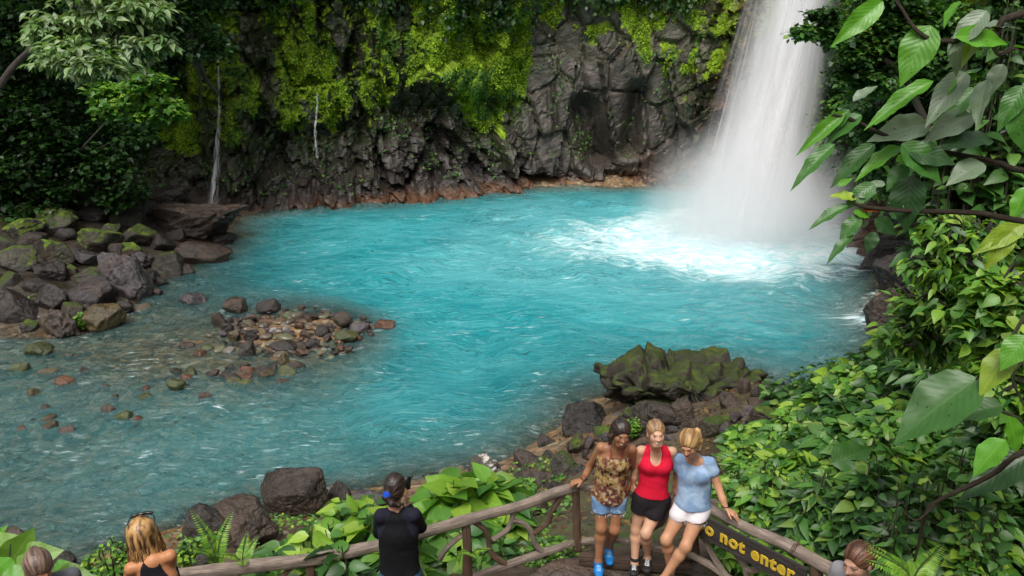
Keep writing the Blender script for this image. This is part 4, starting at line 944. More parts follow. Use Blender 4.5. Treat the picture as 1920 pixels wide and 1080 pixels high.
for i, (lab, x, y, t, r_, h_) in enumerate([('fine-leaved climbing shrub under the lowest hanging branch', 1800, 480, 5.6, 70, 60), ('light green small-leaved shrub at the right edge above the giant leaf', 1890, 590, 5.2, 70, 70), ('slender shrub with narrow fresh leaves left of the giant leaf', 1740, 610, 6.4, 60, 50), ('small-leaved sprawling shrub right of the giant leaf', 1890, 730, 5.2, 60, 50), ('yellow-green shrub between the hanging branch and the giant leaf', 1830, 560, 5.6, 60, 50)]):
    c = PD(x, y, t); tr = np.array([c[0]+1.9, c[1]+.9, gz(c[0]+1.9, c[1]+.9)])
    tree('tall_shrub', lab, 'shrub', [tr, (tr+c)/2+(.15, .1, .35), c], [bl(x+a, y+b, t, r_*.55, h_*.5, 1) for a, b in [(0, 0), (45, -30), (-40, 20), (20, 45), (-15, -45)]], 1500, .105, 'mid', 'bright', .5, 500+i, T=T_M if i % 2 else T_N, group='fine-leaved shrubs of the right edge', wr=1.1, trk=.03)
# plants behind the left rail
gl_ = 'leafy plants behind the left railing'
for i, (lab, x, y, t, r_, h_, ns, npr, L_, p, p2, mx, wr) in enumerate([
 ('upright leafy plant between the round boulder and the person in black', 660, 985, 8.0, 90, 50, 34, 5, 50, 'bright', 'mid', .4, 1.),
 ('yellow-green leafy plant above the left rail, near the cracked boulder', 590, 1010, 7.6, 60, 36, 22, 4, 44, 'bright', 'mid', .5, 1.),
 ('broad-leaved pale plant right of the phone', 850, 945, 8.9, 60, 36, 16, 3, 70, 'bright', 'bright', .5, 1.3),
 ('leafy plant in front of the white-streaked boulder', 915, 930, 9.2, 48, 36, 22, 4, 58, 'bright', 'mid', .5, 1.1),
 ('green plant under the rail right of the person in black', 850, 1015, 8.4, 60, 34, 22, 4, 42, 'mid', 'bright', .4, 1.2),
 ('plant seen through the curved braces of the railing', 945, 1000, 8.9, 44, 26, 14, 3, 38, 'mid', 'bright', .4, 1.2),
 ('dark plant low behind the rail left of the person in black', 640, 1060, 7.0, 70, 36, 26, 4, 44, 'mid', 'dark', .4, 1.),
 ('plant below the rail near its left end', 520, 1050, 7.4, 60, 30, 22, 4, 44, 'bright', 'mid', .5, 1.),
 ('leafy plant directly below the handrail centre', 740, 1050, 7.2, 60, 36, 22, 4, 46, 'mid', 'bright', .4, 1.1),
 ('low greenery under the bottom rail', 930, 1056, 8.2, 60, 22, 20, 4, 26, 'mid', 'dark', .4, 1.),
 ('leafy plant left of the person in black, against the water', 700, 1000, 7.6, 60, 34, 20, 4, 52, 'mid', 'bright', .5, 1.2)]):
    bush_at(lab, x, y, t, r_, h_, ns, npr, L_, p=p, p2=p2, mix=mx, seed=200+i, wr=wr, group=gl_, name='leafy_plant', cat='plant')
gh = 'low herbs on the near shore'
for i, (lab, x, y, t, r_, h_) in enumerate([('fluffy bright herb clump left of the blonde woman', 200, 1050, 10.0, 52, 30), ('herb tuft right of the blonde woman shoulder', 352, 1040, 9.6, 26, 30), ('small round herb tuft on the bare rock above the rail', 985, 915, 11.2, 15, 13), ('herbs sprouting beside the broad brown block', 1310, 765, 14.2, 20, 12), ('sprig between the heads of the first two women', 1190, 800, 13., 14, 16), ('weeds by the foot of the corner post', 1030, 1036, 8.2, 50, 12), ('weeds under the curved braces', 1000, 1010, 9.2, 50, 14), ('herb tuft on the left boulder pile', 60, 580, 21, 16, 24), ('herb tuft between dark blocky boulder and ribbed boulder', 145, 600, 20, 8, 12), ('green sprouts under the huge flat slab', 215, 445, 27, 30, 10)]):
    bush_at(lab, x, y, t, r_, h_, 40, 5, 12 if t < 12 else 9, p='bright', p2='mid', mix=.4, seed=300+i, group=gh, name='herb', cat='herb', T=T_S, mat='s', wr=1.2)
# big soft leaves in the lower left corner
def big_leaves(name, label, cat, branches, leafs, seed, group=None, mat='h', base=None):
    """leafs: (base px,py, tip px,py, depth, width ratio, palette colour, up-tilt)"""
    b0 = PD(*branches[0][0][:3]) if base is None else base
    o = empty(name, b0, label, cat, group); g = np.random.default_rng(seed)
    st = [tube([PD(*q_[:3]) for q_ in br], np.linspace(br[0][3] if len(br[0]) > 3 else .012, .005, len(br)), 6, 18, .1, seed) for br in branches]
    V, Fc, U = join(st); mesh('branch', V, Fc, TWIG if seed % 2 else STEM, o, uv=U)
    P, D, N_, L, C = [], [], [], [], []; arr = []
    for (x0, y0, x1, y1, t, wr, c, up) in leafs:
        a = PD(x0, y0, t); b = PD(x1, y1, t-.05*up); d = b-a; L_ = np.linalg.norm(d)
        view = nrm(CAM-a); n_ = nrm(view*.8+np.array([0, 0, .75])+g.normal(0, .22, 3))
        arr.append(leaf_arrays(a[None], d[None], n_[None], L_*1.0, np.array([c])*g.uniform(.85, 1.15), T_L, wr*.82))
    V = np.vstack([a[0] for a in arr]); k = len(T_L[0]); Fc = np.vstack([a[1]+i*k for i, a in enumerate(arr)]); U = np.vstack([a[2] for a in arr]); A = np.vstack([a[3] for a in arr])
    mesh('foliage', V, Fc, LM[mat], o, uv=U, attrs={'lc': A})
    return o
BG, MG, DG, PG, YG = (.10, .30, .02), (.05, .16, .025), (.025, .075, .02), (.17, .24, .15), (.24, .36, .03)
big_leaves('big_leaved_branch', 'near branch with large pale insect-eaten leaves hanging in front of the falls', 'branch',
 [[(2700, 40, 3.6, .018), (1990, 20, 2.9), (1860, 66, 2.85), (1740, 72, 2.8), (1680, 0, 2.8)], [(2600, 360, 3.8, .018), (2000, 330, 3.4), (1850, 300, 3.2), (1700, 270, 3.1), (1600, 225, 3.1), (1560, 215, 3.1)], [(2600, 500, 3.8, .016), (1960, 420, 3.3), (1840, 400, 3.2), (1700, 395, 3.1), (1610, 385, 3.1), (1600, 365, 3.1)], [(2700, 900, 3.8, .05), (2660, 400, 3.7), (2700, 0, 3.6), (2720, -300, 3.6)], [(1900, 90, 2.9, .01), (1870, 100, 2.9), (1850, 50, 2.9)], [(1720, 420, 3.2, .008), (1640, 440, 3.15), (1600, 450, 3.1)]],
 [(1655, 2, 1565, 78, 2.8, .75, BG, 0), (1745, 48, 1688, 152, 2.8, 1.15, BG, 0), (1800, 2, 1762, 45, 2.8, 1.1, BG, 0), (1790, 68, 1905, 70, 2.8, .8, BG, 0), (1850, 20, 1780, 90, 2.8, .95, PG, 0), (1848, 50, 1920, 40, 2.85, .9, PG, 0), (1840, 60, 1800, 118, 2.85, .9, YG, 0), (1800, 60, 1790, 140, 2.9, .9, PG, 0),
  (1810, 135, 1738, 222, 3.0, .8, PG, 1), (1850, 150, 1822, 230, 3.0, .8, PG, 1), (1790, 145, 1742, 195, 3.0, .9, BG, 0), (1750, 152, 1620, 222, 3.0, .5, BG, 0), (1600, 190, 1645, 152, 3.1, .75, PG, 0), (1592, 205, 1555, 250, 3.1, .8, MG, 0), (1585, 210, 1495, 282, 3.1, .5, BG, 0), (1615, 215, 1545, 262, 3.1, .8, MG, 0), (1565, 270, 1478, 345, 3.1, .55, MG, 0), (1640, 235, 1690, 190, 3.1, .5, BG, 0), (1740, 232, 1638, 250, 3.1, 1.0, PG, 1), (1822, 215, 1738, 254, 3.1, .95, PG, 1), (1860, 262, 1760, 262, 3.1, .9, DG, 1), (1700, 280, 1800, 300, 3.05, 1.1, DG, 1), (1690, 270, 1775, 335, 3.05, 1.2, MG, 1), (1842, 305, 1780, 335, 3.1, 1.1, PG, 1), (1690, 275, 1600, 325, 3.15, .7, BG, 0), (1640, 270, 1555, 340, 3.2, .7, MG, 0), (1700, 310, 1660, 352, 3.15, 1.3, MG, 0), (1710, 330, 1690, 432, 3.1, 1.3, DG, 0), (1680, 300, 1730, 300, 3.1, 1.2, BG, 0),
  (1605, 372, 1558, 360, 3.1, 1.1, YG, 0), (1610, 370, 1650, 352, 3.1, 1, PG, 0), (1640, 345, 1582, 388, 3.1, 1, MG, 0), (1590, 385, 1515, 420, 3.1, .6, MG, 0), (1600, 398, 1635, 404, 3.1, 1.2, BG, 0), (1612, 405, 1572, 450, 3.1, 1.1, MG, 0), (1600, 440, 1545, 488, 3.1, .6, MG, 0), (1640, 410, 1685, 440, 3.1, 1.2, DG, 0), (1650, 395, 1612, 390, 3.1, .6, (.30, .07, .02), 0), (1640, 435, 1625, 475, 3.1, 1.2, DG, 0), (1660, 345, 1620, 345, 3.1, .8, PG, 0), (1570, 350, 1600, 330, 3.1, .8, BG, 0), (1830, 165, 1760, 230, 3.1, .8, MG, 0), (1880, 120, 1850, 180, 3., 1, PG, 0), (1920, 160, 1870, 240, 3., .9, MG, 0), (1900, 200, 1930, 290, 3., 1, MG, 0)], 3)
big_leaves('giant_leaf_plant', 'plant with a giant speckled leaf pointing down left over the bushes', 'plant',
 [[(2500, 1000, 4.6, .020), (2250, 700, 4.3), (1990, 560, 4.), (1890, 640, 3.9), (1830, 712, 3.8)], [(2500, 1000, 4.6, .02), (1990, 830, 4.2), (1900, 780, 4.1), (1830, 755, 4.1)], [(1960, 640, 3.8, .012), (1900, 700, 3.8), (1920, 760, 3.8)]],
 [(1835, 710, 1672, 812, 3.8, 1.15, MG, 0), (1880, 760, 1775, 778, 4., .9, MG, 0), (1900, 655, 1830, 735, 3.7, 1.1, YG, 0), (1925, 630, 1875, 690, 3.6, 1.3, BG, 0), (1885, 825, 1818, 885, 3.6, 1.2, BG, 0), (1930, 855, 1800, 925, 3.9, .9, DG, 0), (1920, 420, 1830, 470, 3.6, .8, YG, 0), (1900, 430, 1850, 505, 3.6, .8, YG, 0), (1925, 350, 1890, 420, 3.7, .8, BG, 0), (1560, 870, 1640, 835, 7.6, 1.4, MG, 0), (1890, 780, 1920, 860, 3.7, .9, BG, 0)], 4)
big_leaves('soft_leaved_plant', 'plant with very large pale soft leaves in the lower left corner', 'plant',
 [[(-60, 1150, 5.6, .016), (10, 1060, 5.6), (20, 1020, 5.6)], [(30, 1150, 5.5, .014), (60, 1090, 5.5), (100, 1060, 5.6)], [(-20, 1120, 6., .012), (0, 1000, 6.)]],
 [(15, 1060, 62, 998, 5.7, 1.7, (.15, .30, .04), 0), (-30, 1040, 30, 1000, 5.8, 1.6, (.17, .32, .05), 0), (20, 1075, -20, 1040, 5.5, 1.6, BG, 0), (30, 1060, 108, 1030, 5.7, 1.6, (.16, .30, .05), 0), (40, 1082, 10, 1062, 5.4, 1.6, BG, 0), (100, 1070, 128, 1052, 6.2, 1.9, BG, 0), (95, 1095, 175, 1080, 5.9, 1.7, (.15, .28, .05), 0), (0, 1090, 60, 1075, 5.3, 1.7, BG, 0), (0, 1000, 12, 985, 6., 1.2, BG, 0), (60, 1110, 120, 1085, 5.4, 1.7, BG, 0)], 6, mat='m')
# dead twigs
def twig(name, label, lines, cat='branch', mat=None):
    st = [tube([PD(*q_[:3]) for q_ in ln_], np.linspace(ln_[0][3], ln_[0][3]*.35, len(ln_)), 6, 24, .2, i) for i, ln_ in enumerate(lines)]
    V, Fc, U = join(st); o = mesh(name, V, Fc, mat or TWIG, org=PD(*lines[0][0][:3]), uv=U); return tag(o, label, cat)
twig('dead_branch', 'bare brown branch slanting across the lower right greenery', [[(2400, 700, 3.6, .016), (1960, 830, 3.6), (1860, 890, 3.8), (1760, 938, 4.), (1735, 965, 4.1), (1720, 1030, 4.3), (1700, 1110, 4.5)], [(1760, 938, 4., .007), (1720, 975, 4.1), (1690, 955, 4.2)]])
twig('dead_twig', 'forked bare twig sticking out over the water from the reddish rock', [[(1735, 590, 15, .03), (1690, 580, 15.5), (1665, 590, 16), (1640, 612, 16)], [(1700, 582, 15.4, .02), (1660, 575, 15.6), (1645, 570, 16)]])
twig('drooping_twig', 'thin leafless twig bending to the water above the first green bush', [[(1670, 690, 11.5, .012), (1640, 682, 11.6), (1615, 684, 11.6), (1605, 705, 11.6), (1603, 735, 11.6)], [(1615, 684, 11.6, .006), (1610, 712, 11.5), (1598, 725, 11.6)]])
twig('fallen_log', 'grey dead log leaning on the dark wall above the thin cascade', [[(352, 60, 31.0, .16), (370, 110, 31.), (388, 150, 31.2), (412, 178, 31.5)], [(366, 105, 31.0, .09), (376, 160, 31.), (374, 205, 31.3)]], 'log', BARK)
# ferns
def fern(label, px, py, t, Lpx, nf, seed, up=.6, az=None, cat='fern'):
    g = np.random.default_rng(seed); b = PD(px, py, t); o = empty('fern', b, label, cat, 'ferns'); L = Lpx*t/F; arr = []; st = []
    for k in range(nf):
        a = g.uniform(0, 6.283) if az is None else az[k]; d = np.array([math.cos(a), math.sin(a), 0]); upk = up*g.uniform(.8, 1.3)
        pts = [b, b+(d*.45+np.array([0, 0, upk*.9]))*L*.55, b+(d*1.0+np.array([0, 0, upk*.95]))*L]
        c = catmull(pts, 30); st.append(tube(pts, [.005, .002], 4, 10, cap=False)); tt = nrm(np.gradient(c, axis=0)); sd = nrm(np.cross(tt, [0, 0, 1.]))
        for s_ in (-1, 1):
            f = np.linspace(.12, 1, 30); wl = L*.30*np.sin(np.pi*np.clip(f, 0, 1)**.7)**.8+.01*L
            arr.append((c, sd*s_+tt*.45+np.array([0, 0, -.1]), np.cross(sd, tt)*1., wl))
    P = np.vstack([a[0] for a in arr]); D = np.vstack([a[1] for a in arr]); N_ = np.vstack([a[2] for a in arr]); L_ = np.concatenate([a[3] for a in arr])
    N_ = np.where(N_[:, 2:3] < 0, -N_, N_)
    V, Fc, U = join(st); mesh('stem', V, Fc, STEM, o, uv=U)
    foliage_mesh('frond', P, D, N_, L_, pal('bright', len(P), g, .1), T_S, 's', o, wr=.5)
fern('tall fern frond standing in front of the cracked brown boulder', 408, 1062, 7.2, 60, 3, 1, 1.5, (1.2, 2.6, 4.))
fern('fern just above the left end of the rail', 455, 1058, 7.1, 52, 4, 2, .8)
fern('bright fern in the bottom right beside the woman looking down', 1710, 1090, 4.3, 95, 7, 3, .5)
fern('fern showing between the post and the curved brace', 885, 1040, 7.4, 40, 4, 4, .6)
fern('fern by the knees of the woman in blue', 1320, 1010, 7.6, 34, 4, 5, .6)
# ------------------------------------------------------------------ railings of crooked branches
LOG = bark_mat('weathered_log', (.13, .095, .075), (.50, .40, .33), 1.)
POSTM = bark_mat('dark_wet_log', (.07, .038, .022), (.23, .14, .09), 1.)
def plane_at(A, B, off=0.):
    A = np.array([*A, 0.]); B = np.array([*B, 0.]); d = nrm(B-A); n = np.array([-d[1], d[0], 0]); 
    if n[1] > 0: n = -n
    A = A+n*off
    def f(px, py):
        r = ray(px, py); t = ((A-CAM)@n)/(r@n); return CAM+r*t
    return f, d, n
FL, _, _ = plane_at((.66, 6.6), (-2.83, 5.75))
FB, _, _ = plane_at((.66, 6.6), (1.85, 6.45))
FR, dR, nR = plane_at((1.72, 6.32), (2.62, 5.25))
def log(parent, name, F_, pts, r, mat=LOG, seed=0, ext=None, nz=.26):
    P = [F_(*p) for p in pts]
    if ext: P = P+[np.array(e) for e in ext]
    V, Fc, Ft, U = tube(P, r, 12, max(16, len(P)*9), nz, seed)
    return mesh(name, V, [Fc, Ft], mat, parent, uv=U)
rl = empty('rustic_railing', (.66, 6.6, 2.4), 'rustic log railing with crooked braces running down to the left behind the person in black', 'railing')
log(rl, 'handrail', FL, [(150, 1112), (332, 1079), (577, 1050), (696, 1026), (783, 1002), (911, 965), (967, 951), (1030, 928), (1082, 912)], [.062, .058, .055, .05, .046], seed=1)
log(rl, 'bottom_rail', FL, [(560, 1190), (760, 1125), (887, 1082), (949, 1060), (1024, 1035), (1076, 1017)], [.042, .036], seed=2)
for i, (pts, r, m_) in enumerate([([(1080, 912), (1081, 970), (1083, 1032)], [.036, .042], POSTM), ([(874, 975), (876, 1040), (877, 1120)], .043, POSTM), ([(581, 1050), (582, 1090), (584, 1150)], .045, POSTM), ([(330, 1080), (330, 1160)], .045, POSTM)]):
    log(rl, 'post', FL, pts, r, m_, 10+i)
for i, pts in enumerate([[(884, 976), (906, 990), (915, 1008), (917, 1025), (926, 1043), (948, 1058)], [(963, 956), (959, 978), (949, 995), (924, 1012)], [(960, 975), (984, 983), (997, 1000), (1003, 1019), (1020, 1038)], [(1060, 922), (1045, 942), (1034, 960), (1026, 980), (1001, 1000)], [(866, 1003), (840, 1026), (827, 1044), (817, 1064)], [(788, 1038), (803, 1050), (818, 1064), (838, 1085), (850, 1100)], [(703, 1022), (690, 1050), (674, 1084)], [(690, 1048), (712, 1066), (740, 1080)], [(590, 1055), (612, 1062), (640, 1084)], [(560, 1056), (545, 1066), (520, 1090)]]):
    log(rl, 'brace', FL, pts, [.026, .024, .03], LOG if i % 3 else POSTM, 20+i, nz=.25)
rr = empty('rustic_railing', (1.8, 6.2, 2.4), 'rustic log railing on the right that carries the dark warning board', 'railing')
log(rr, 'handrail', FR, [(1300, 936), (1338, 957), (1388, 984), (1440, 1007), (1489, 1030), (1558, 1069), (1640, 1118)], [.045, .048, .055, .06], seed=5)
log(rr, 'rear_rail', FB, [(1076, 912), (1108, 915), (1200, 925), (1300, 938), (1345, 946)], [.036, .04], seed=6)
log(rr, 'bottom_rail', FB, [(1084, 1016), (1149, 1012), (1187, 1018), (1262, 1036), (1300, 1046)], .034, seed=7)
log(rr, 'bottom_rail', FR, [(1262, 1030), (1294, 1041), (1336, 1062), (1361, 1080), (1420, 1120)], .034, seed=8)
log(rr, 'post', FB, [(1300, 940), (1302, 990), (1304, 1050)], .04, POSTM, 9)
log(rr, 'post', FR, [(1528, 1050), (1532, 1090), (1536, 1150)], .05, POSTM, 11)
for i, (F_, pts) in enumerate([(FR, [(1314, 985), (1322, 1012), (1340, 1048), (1361, 1080)]), (FR, [(1370, 1015), (1382, 1042), (1396, 1060), (1402, 1085)]), (FR, [(1396, 1064), (1410, 1070), (1428, 1062)]), (FB, [(1120, 985), (1140, 1000), (1150, 1013)]), (FB, [(1262, 925), (1250, 960), (1240, 980), (1222, 990), (1205, 1000)]), (FB, [(1205, 960), (1200, 990), (1215, 1015)])]):
    log(rr, 'brace', F_, pts, [.026, .03], LOG, 40+i, nz=.25)
WIRE = simple_mat('rusty_wire', (.10, .05, .03), .6)
P0 = FR(1489, 1030); ax = nrm(FR(1500, 1036)-P0); e1 = np.array([0, 0, 1.])-ax*ax[2]; e1 = nrm(e1); e2 = np.cross(ax, e1); th = np.linspace(0, 2*np.pi*2.2, 40)
V, Fc, Ft, U = tube([P0+(e1*math.cos(a)+e2*math.sin(a))*.062+ax*(a*.0022) for a in th]+[P0+e1*.1+ax*.03], .0035, 5, 90)
mesh('binding_wire', V, [Fc, Ft], WIRE, rr, uv=U)
# timber edging and worn step stones under the visitors
def box(c, ex, ey, ez, bev=.012):
    import bmesh
    bm = bmesh.new(); bmesh.ops.create_cube(bm, size=1)
    for v in bm.verts: v.co = Vector(np.array(ex)*v.co.x+np.array(ey)*v.co.y+np.array(ez)*v.co.z+np.array(c))
    bmesh.ops.bevel(bm, geom=bm.edges[:], offset=bev, segments=2, affect='EDGES')
    bmesh.ops.triangulate(bm, faces=bm.faces[:])
    bm.verts.index_update(); V = np.array([v.co[:] for v in bm.verts]); Fc = np.array([[v.index for v in f.verts] for f in bm.faces]); bm.free(); return V, Fc
WOODD = bark_mat('dark_sleeper_wood', (.03, .018, .013), (.09, .055, .04), .3)
a = FB(1085, 1036); b = FB(1296, 1052); c = (a+b)/2+(0, -.06, -.03)
V, Fc = box(c, b-a, (.02, .1, 0), (0, 0, .11))
tag(mesh('timber_edging', V, Fc, WOODD, org=c-(0, 0, .05), smooth=False, uv=V[:, [2, 0]]), 'dark timber beam on the ground behind the feet of the three women', 'timber')
RM['step'] = rock_mat('worn_wet_step', (.07, .05, .042), (.19, .145, .12), rough=.3)
for i, (x, y, z, rx, ry, rz, lab) in enumerate([(.75, 6.35, 2.40, .75, .42, .13, 'wet worn stone step under the feet of the first woman'), (1.55, 6.15, 2.38, .62, .45, .14, 'wet worn stone under the feet of the woman in red'), (.2, 6.0, 2.3, .5, .35, .12, 'low wet stone at the bottom edge left of the first woman')]):
    P, Fc = rock_shape(500+i, 5, .4, .09); P = P*(rx, ry, rz)+(x, y, z-.02)
    tag(mesh('step_stone', P, Fc, RM['step'], org=np.array([x, y, z-rz])), lab, 'stone', 'worn step stones')

# warning board
FS, dS, nS = plane_at((1.72, 6.32), (2.62, 5.25), .075)
tl, tr = FS(1300, 955), FS(1514, 1066); ex = nrm(tr-tl); ez = nrm(np.array([0, 0, 1.])-ex*ex[2]); ey = np.cross(ez, ex); 
if ey[1] < 0: pass
wd_ = np.linalg.norm(tr-tl); hb = .235
sg = empty('sign_board', tl-ez*hb, 'dark board with yellow letters reading Do not enter under the right rail', 'sign')
BOARD = bark_mat('dark_painted_board', (.022, .018, .017), (.05, .042, .04), .25)
c = tl+ex*wd_/2-ez*hb/2
V, Fc = box(c, ex*wd_, ey*.028, ez*hb, .004); mesh('board', V, Fc, BOARD, sg, smooth=False, uv=np.stack([(V-c)@ez, (V-c)@ex], 1))
YEL = simple_mat('yellow_letter_paint', (.66, .46, .035), .6, .4, 90)
out = nS if nS[1] < 0 else -nS
out = out-ex*(out@ex)-ez*(out@ez); out = nrm(out)
def text_mesh(txt, size, off, ext):
    cu = bpy.data.curves.new('t', 'FONT'); cu.body = txt; cu.size = size; cu.offset = off; cu.extrude = ext; cu.resolution_u = 4; cu.space_character = 1.12; cu.bevel_depth = .002
    ob = bpy.data.objects.new('t', cu); COL.objects.link(ob); dg = bpy.context.evaluated_depsgraph_get(); dg.update()
    me = bpy.data.meshes.new_from_object(ob.evaluated_get(dg)); me.calc_loop_triangles()
    V = np.array([v.co[:] for v in me.vertices]); T = np.array([t.vertices[:] for t in me.loop_triangles])
    bpy.data.objects.remove(ob); bpy.data.curves.remove(cu); bpy.data.meshes.remove(me); return V, T
V, T = text_mesh('Do not enter', .165, .0042, .004)
x0, x1 = V[:, 0].min(), V[:, 0].max()
sx_ = wd_*.90/(x1-x0); oX = wd_*.02
V2 = tl+ex*((V[:, :1]-x0)*sx_+oX)+ez*(V[:, 1:2]*1.0-hb*.68)+out*(.0175+V[:, 2:3])
cx_ = V[T].mean(1)[:, 0]; f1, f2 = x0+(x1-x0)*.215, x0+(x1-x0)*.50
for q_ in (cx_ < f1, (cx_ >= f1) & (cx_ < f2), cx_ >= f2):
    T_ = T[q_]; us, inv = np.unique(T_.ravel(), return_inverse=True); mesh('lettering', V2[us], inv.reshape(-1, 3), YEL, sg, smooth=False)
for fx in (.93,):
    V, Fc, Ft, U = tube([tl+ex*wd_*fx-ez*.03+out*.012, tl+ex*wd_*fx-ez*.03+out*.022], .007, 8, 4); mesh('bolt', V, [Fc, Ft], WIRE, sg)
# ------------------------------------------------------------------ people: one blended surface per body
class Field:
    def __init__(s, lo, hi, h):
        s.h = h; s.lo = np.array(lo)-h*3; n = np.ceil((np.array(hi)+h*3-s.lo)/h).astype(int)+1; s.n = n
        s.ax = [s.lo[i]+np.arange(n[i])*h for i in range(3)]; s.v = np.full(n, .08, np.float32)
    def win(s, lo, hi, m=.07):
        sl = []
        for i in range(3):
            a = max(0, int((lo[i]-m-s.lo[i])/s.h)); b = min(s.n[i], int((hi[i]+m-s.lo[i])/s.h)+2); sl.append(slice(a, max(a, b)))
        return tuple(sl)
    def pts(s, w):
        return [s.ax[i][w[i]].reshape([-1 if j == i else 1 for j in range(3)]) for i in range(3)]
    def add(s, pr, infl=0., k=.02, sub=False):
        w = s.win(pr['lo']-infl, pr['hi']+infl); X, Y, Z = s.pts(w)
        if X.size == 0 or Y.size == 0 or Z.size == 0: return
        d = (pr['f'](X, Y, Z)-infl).astype(np.float32); v = s.v[w]
        if sub:
            d = -d; hh = np.clip(.5-.5*(d-v)/-k*-1, 0, 1) if False else np.clip(.5+.5*(d-v)/k, 0, 1); s.v[w] = v*(1-hh)+d*hh+k*hh*(1-hh)
        else:
            hh = np.clip(.5+.5*(d-v)/k, 0, 1); s.v[w] = d*(1-hh)+v*hh-k*hh*(1-hh)
    def cut(s, p, n):          # keep the side n points away from
        X, Y, Z = [s.ax[i].reshape([-1 if j == i else 1 for j in range(3)]) for i in range(3)]
        n = nrm(n); d = (X-p[0])*n[0]+(Y-p[1])*n[1]+(Z-p[2])*n[2]; s.v = np.maximum(s.v, d.astype(np.float32))
    def mesh(s):
        v = s.v; neg = v < 0; nx, ny, nz = v.shape
        c = np.zeros((nx-1, ny-1, nz-1), np.int8)
        for a in (0, 1):
            for b in (0, 1):
                for d in (0, 1): c += neg[a:nx-1+a, b:ny-1+b, d:nz-1+d]
        act = (c > 0) & (c < 8); idx = np.full(act.shape, -1, np.int64); ii = np.argwhere(act); idx[act] = np.arange(len(ii))
        acc = np.zeros((len(ii), 3)); cnt = np.zeros(len(ii))
        for ax in range(3):
            for a in (0, 1):
                for b in (0, 1):
                    o = [0, 0, 0]; oo = [i for i in range(3) if i != ax]; o[oo[0]] = a; o[oo[1]] = b
                    p = ii+o; q = p.copy(); q[:, ax] += 1
                    va = v[p[:, 0], p[:, 1], p[:, 2]]; vb = v[q[:, 0], q[:, 1], q[:, 2]]; m = (va < 0) != (vb < 0)
                    t = np.where(m, va/np.where(m, va-vb, 1), 0); pos = p.astype(float); pos[:, ax] += t
                    acc[m] += pos[m]; cnt[m] += 1
        V = s.lo+acc/cnt[:, None]*s.h; Q = []
        for ax in range(3):
            o1, o2 = [i for i in range(3) if i != ax]
            sl0 = [slice(None)]*3; sl1 = [slice(None)]*3; sl0[ax] = slice(0, -1); sl1[ax] = slice(1, None)
            A = neg[tuple(sl0)]; B_ = neg[tuple(sl1)]; e = np.argwhere(A != B_)
            e = e[(e[:, o1] > 0) & (e[:, o2] > 0) & (e[:, o1] < v.shape[o1]-1) & (e[:, o2] < v.shape[o2]-1)]
            f = A[e[:, 0], e[:, 1], e[:, 2]]
            g_ = []
            for a, b in ((0, 0), (1, 0), (1, 1), (0, 1)):
                q = e.copy(); q[:, o1] -= a; q[:, o2] -= b; g_.append(idx[q[:, 0], q[:, 1], q[:, 2]])
            q = np.stack(g_, 1); fl = f if ax != 1 else ~f
            q[~fl] = q[~fl][:, ::-1]; Q.append(q)
        Q = np.vstack(Q); Q = Q[(Q >= 0).all(1)]
        # relax a little
        E = np.concatenate([Q[:, [0, 1]], Q[:, [1, 2]], Q[:, [2, 3]], Q[:, [3, 0]]]); 
        for _ in range(2):
            S_ = np.zeros_like(V); n = np.zeros(len(V))
            for a, b in ((0, 1), (1, 0)):
                for k in range(3): S_[:, k] += np.bincount(E[:, a], V[E[:, b], k], len(V))
                n += np.bincount(E[:, a], minlength=len(V))
            V = V*.5+.5*S_/np.maximum(n, 1)[:, None]
        return V, Q
def cone(a, b, ra, rb):
    a, b = np.array(a, float), np.array(b, float); d = b-a; L = d@d+1e-9; r = max(ra, rb)
    def f(X, Y, Z):
        t = np.clip(((X-a[0])*d[0]+(Y-a[1])*d[1]+(Z-a[2])*d[2])/L, 0, 1)
        return np.sqrt((X-a[0]-t*d[0])**2+(Y-a[1]-t*d[1])**2+(Z-a[2]-t*d[2])**2)-(ra+(rb-ra)*t)
    return dict(f=f, lo=np.minimum(a, b)-r, hi=np.maximum(a, b)+r)
def ell(c, r, M=None):
    c = np.array(c, float); r = np.array(r, float); M = np.eye(3) if M is None else np.array(M); R_ = r.max()
    def f(X, Y, Z):
        x, y, z = X-c[0], Y-c[1], Z-c[2]; q = [(x*M[i, 0]+y*M[i, 1]+z*M[i, 2])/r[i] for i in range(3)]
        k0 = np.sqrt(q[0]**2+q[1]**2+q[2]**2); k1 = np.sqrt((q[0]/r[0])**2+(q[1]/r[1])**2+(q[2]/r[2])**2)
        return k0*(k0-1)/np.maximum(k1, 1e-6)
    return dict(f=f, lo=c-R_, hi=c+R_)
def flat(a, b, side, wa, da, wb, db):
    a, b = np.array(a, float), np.array(b, float); d = b-a; L = d@d; s_ = nrm(np.array(side, float)-d*(np.dot(side, d)/L)); r = max(wa, wb)
    def f(X, Y, Z):
        t = np.clip(((X-a[0])*d[0]+(Y-a[1])*d[1]+(Z-a[2])*d[2])/L, 0, 1)
        qx, qy, qz = X-a[0]-t*d[0], Y-a[1]-t*d[1], Z-a[2]-t*d[2]; qs = qx*s_[0]+qy*s_[1]+qz*s_[2]
        qn = np.sqrt(np.maximum(qx**2+qy**2+qz**2-qs**2, 0)); w = wa+(wb-wa)*t; dd = da+(db-da)*t
        k0 = np.sqrt((qs/w)**2+(qn/dd)**2); k1 = np.sqrt((qs/w**2)**2+(qn/dd**2)**2); return k0*(k0-1)/np.maximum(k1, 1e-5)
    return dict(f=f, lo=np.minimum(a, b)-r, hi=np.maximum(a, b)+r)
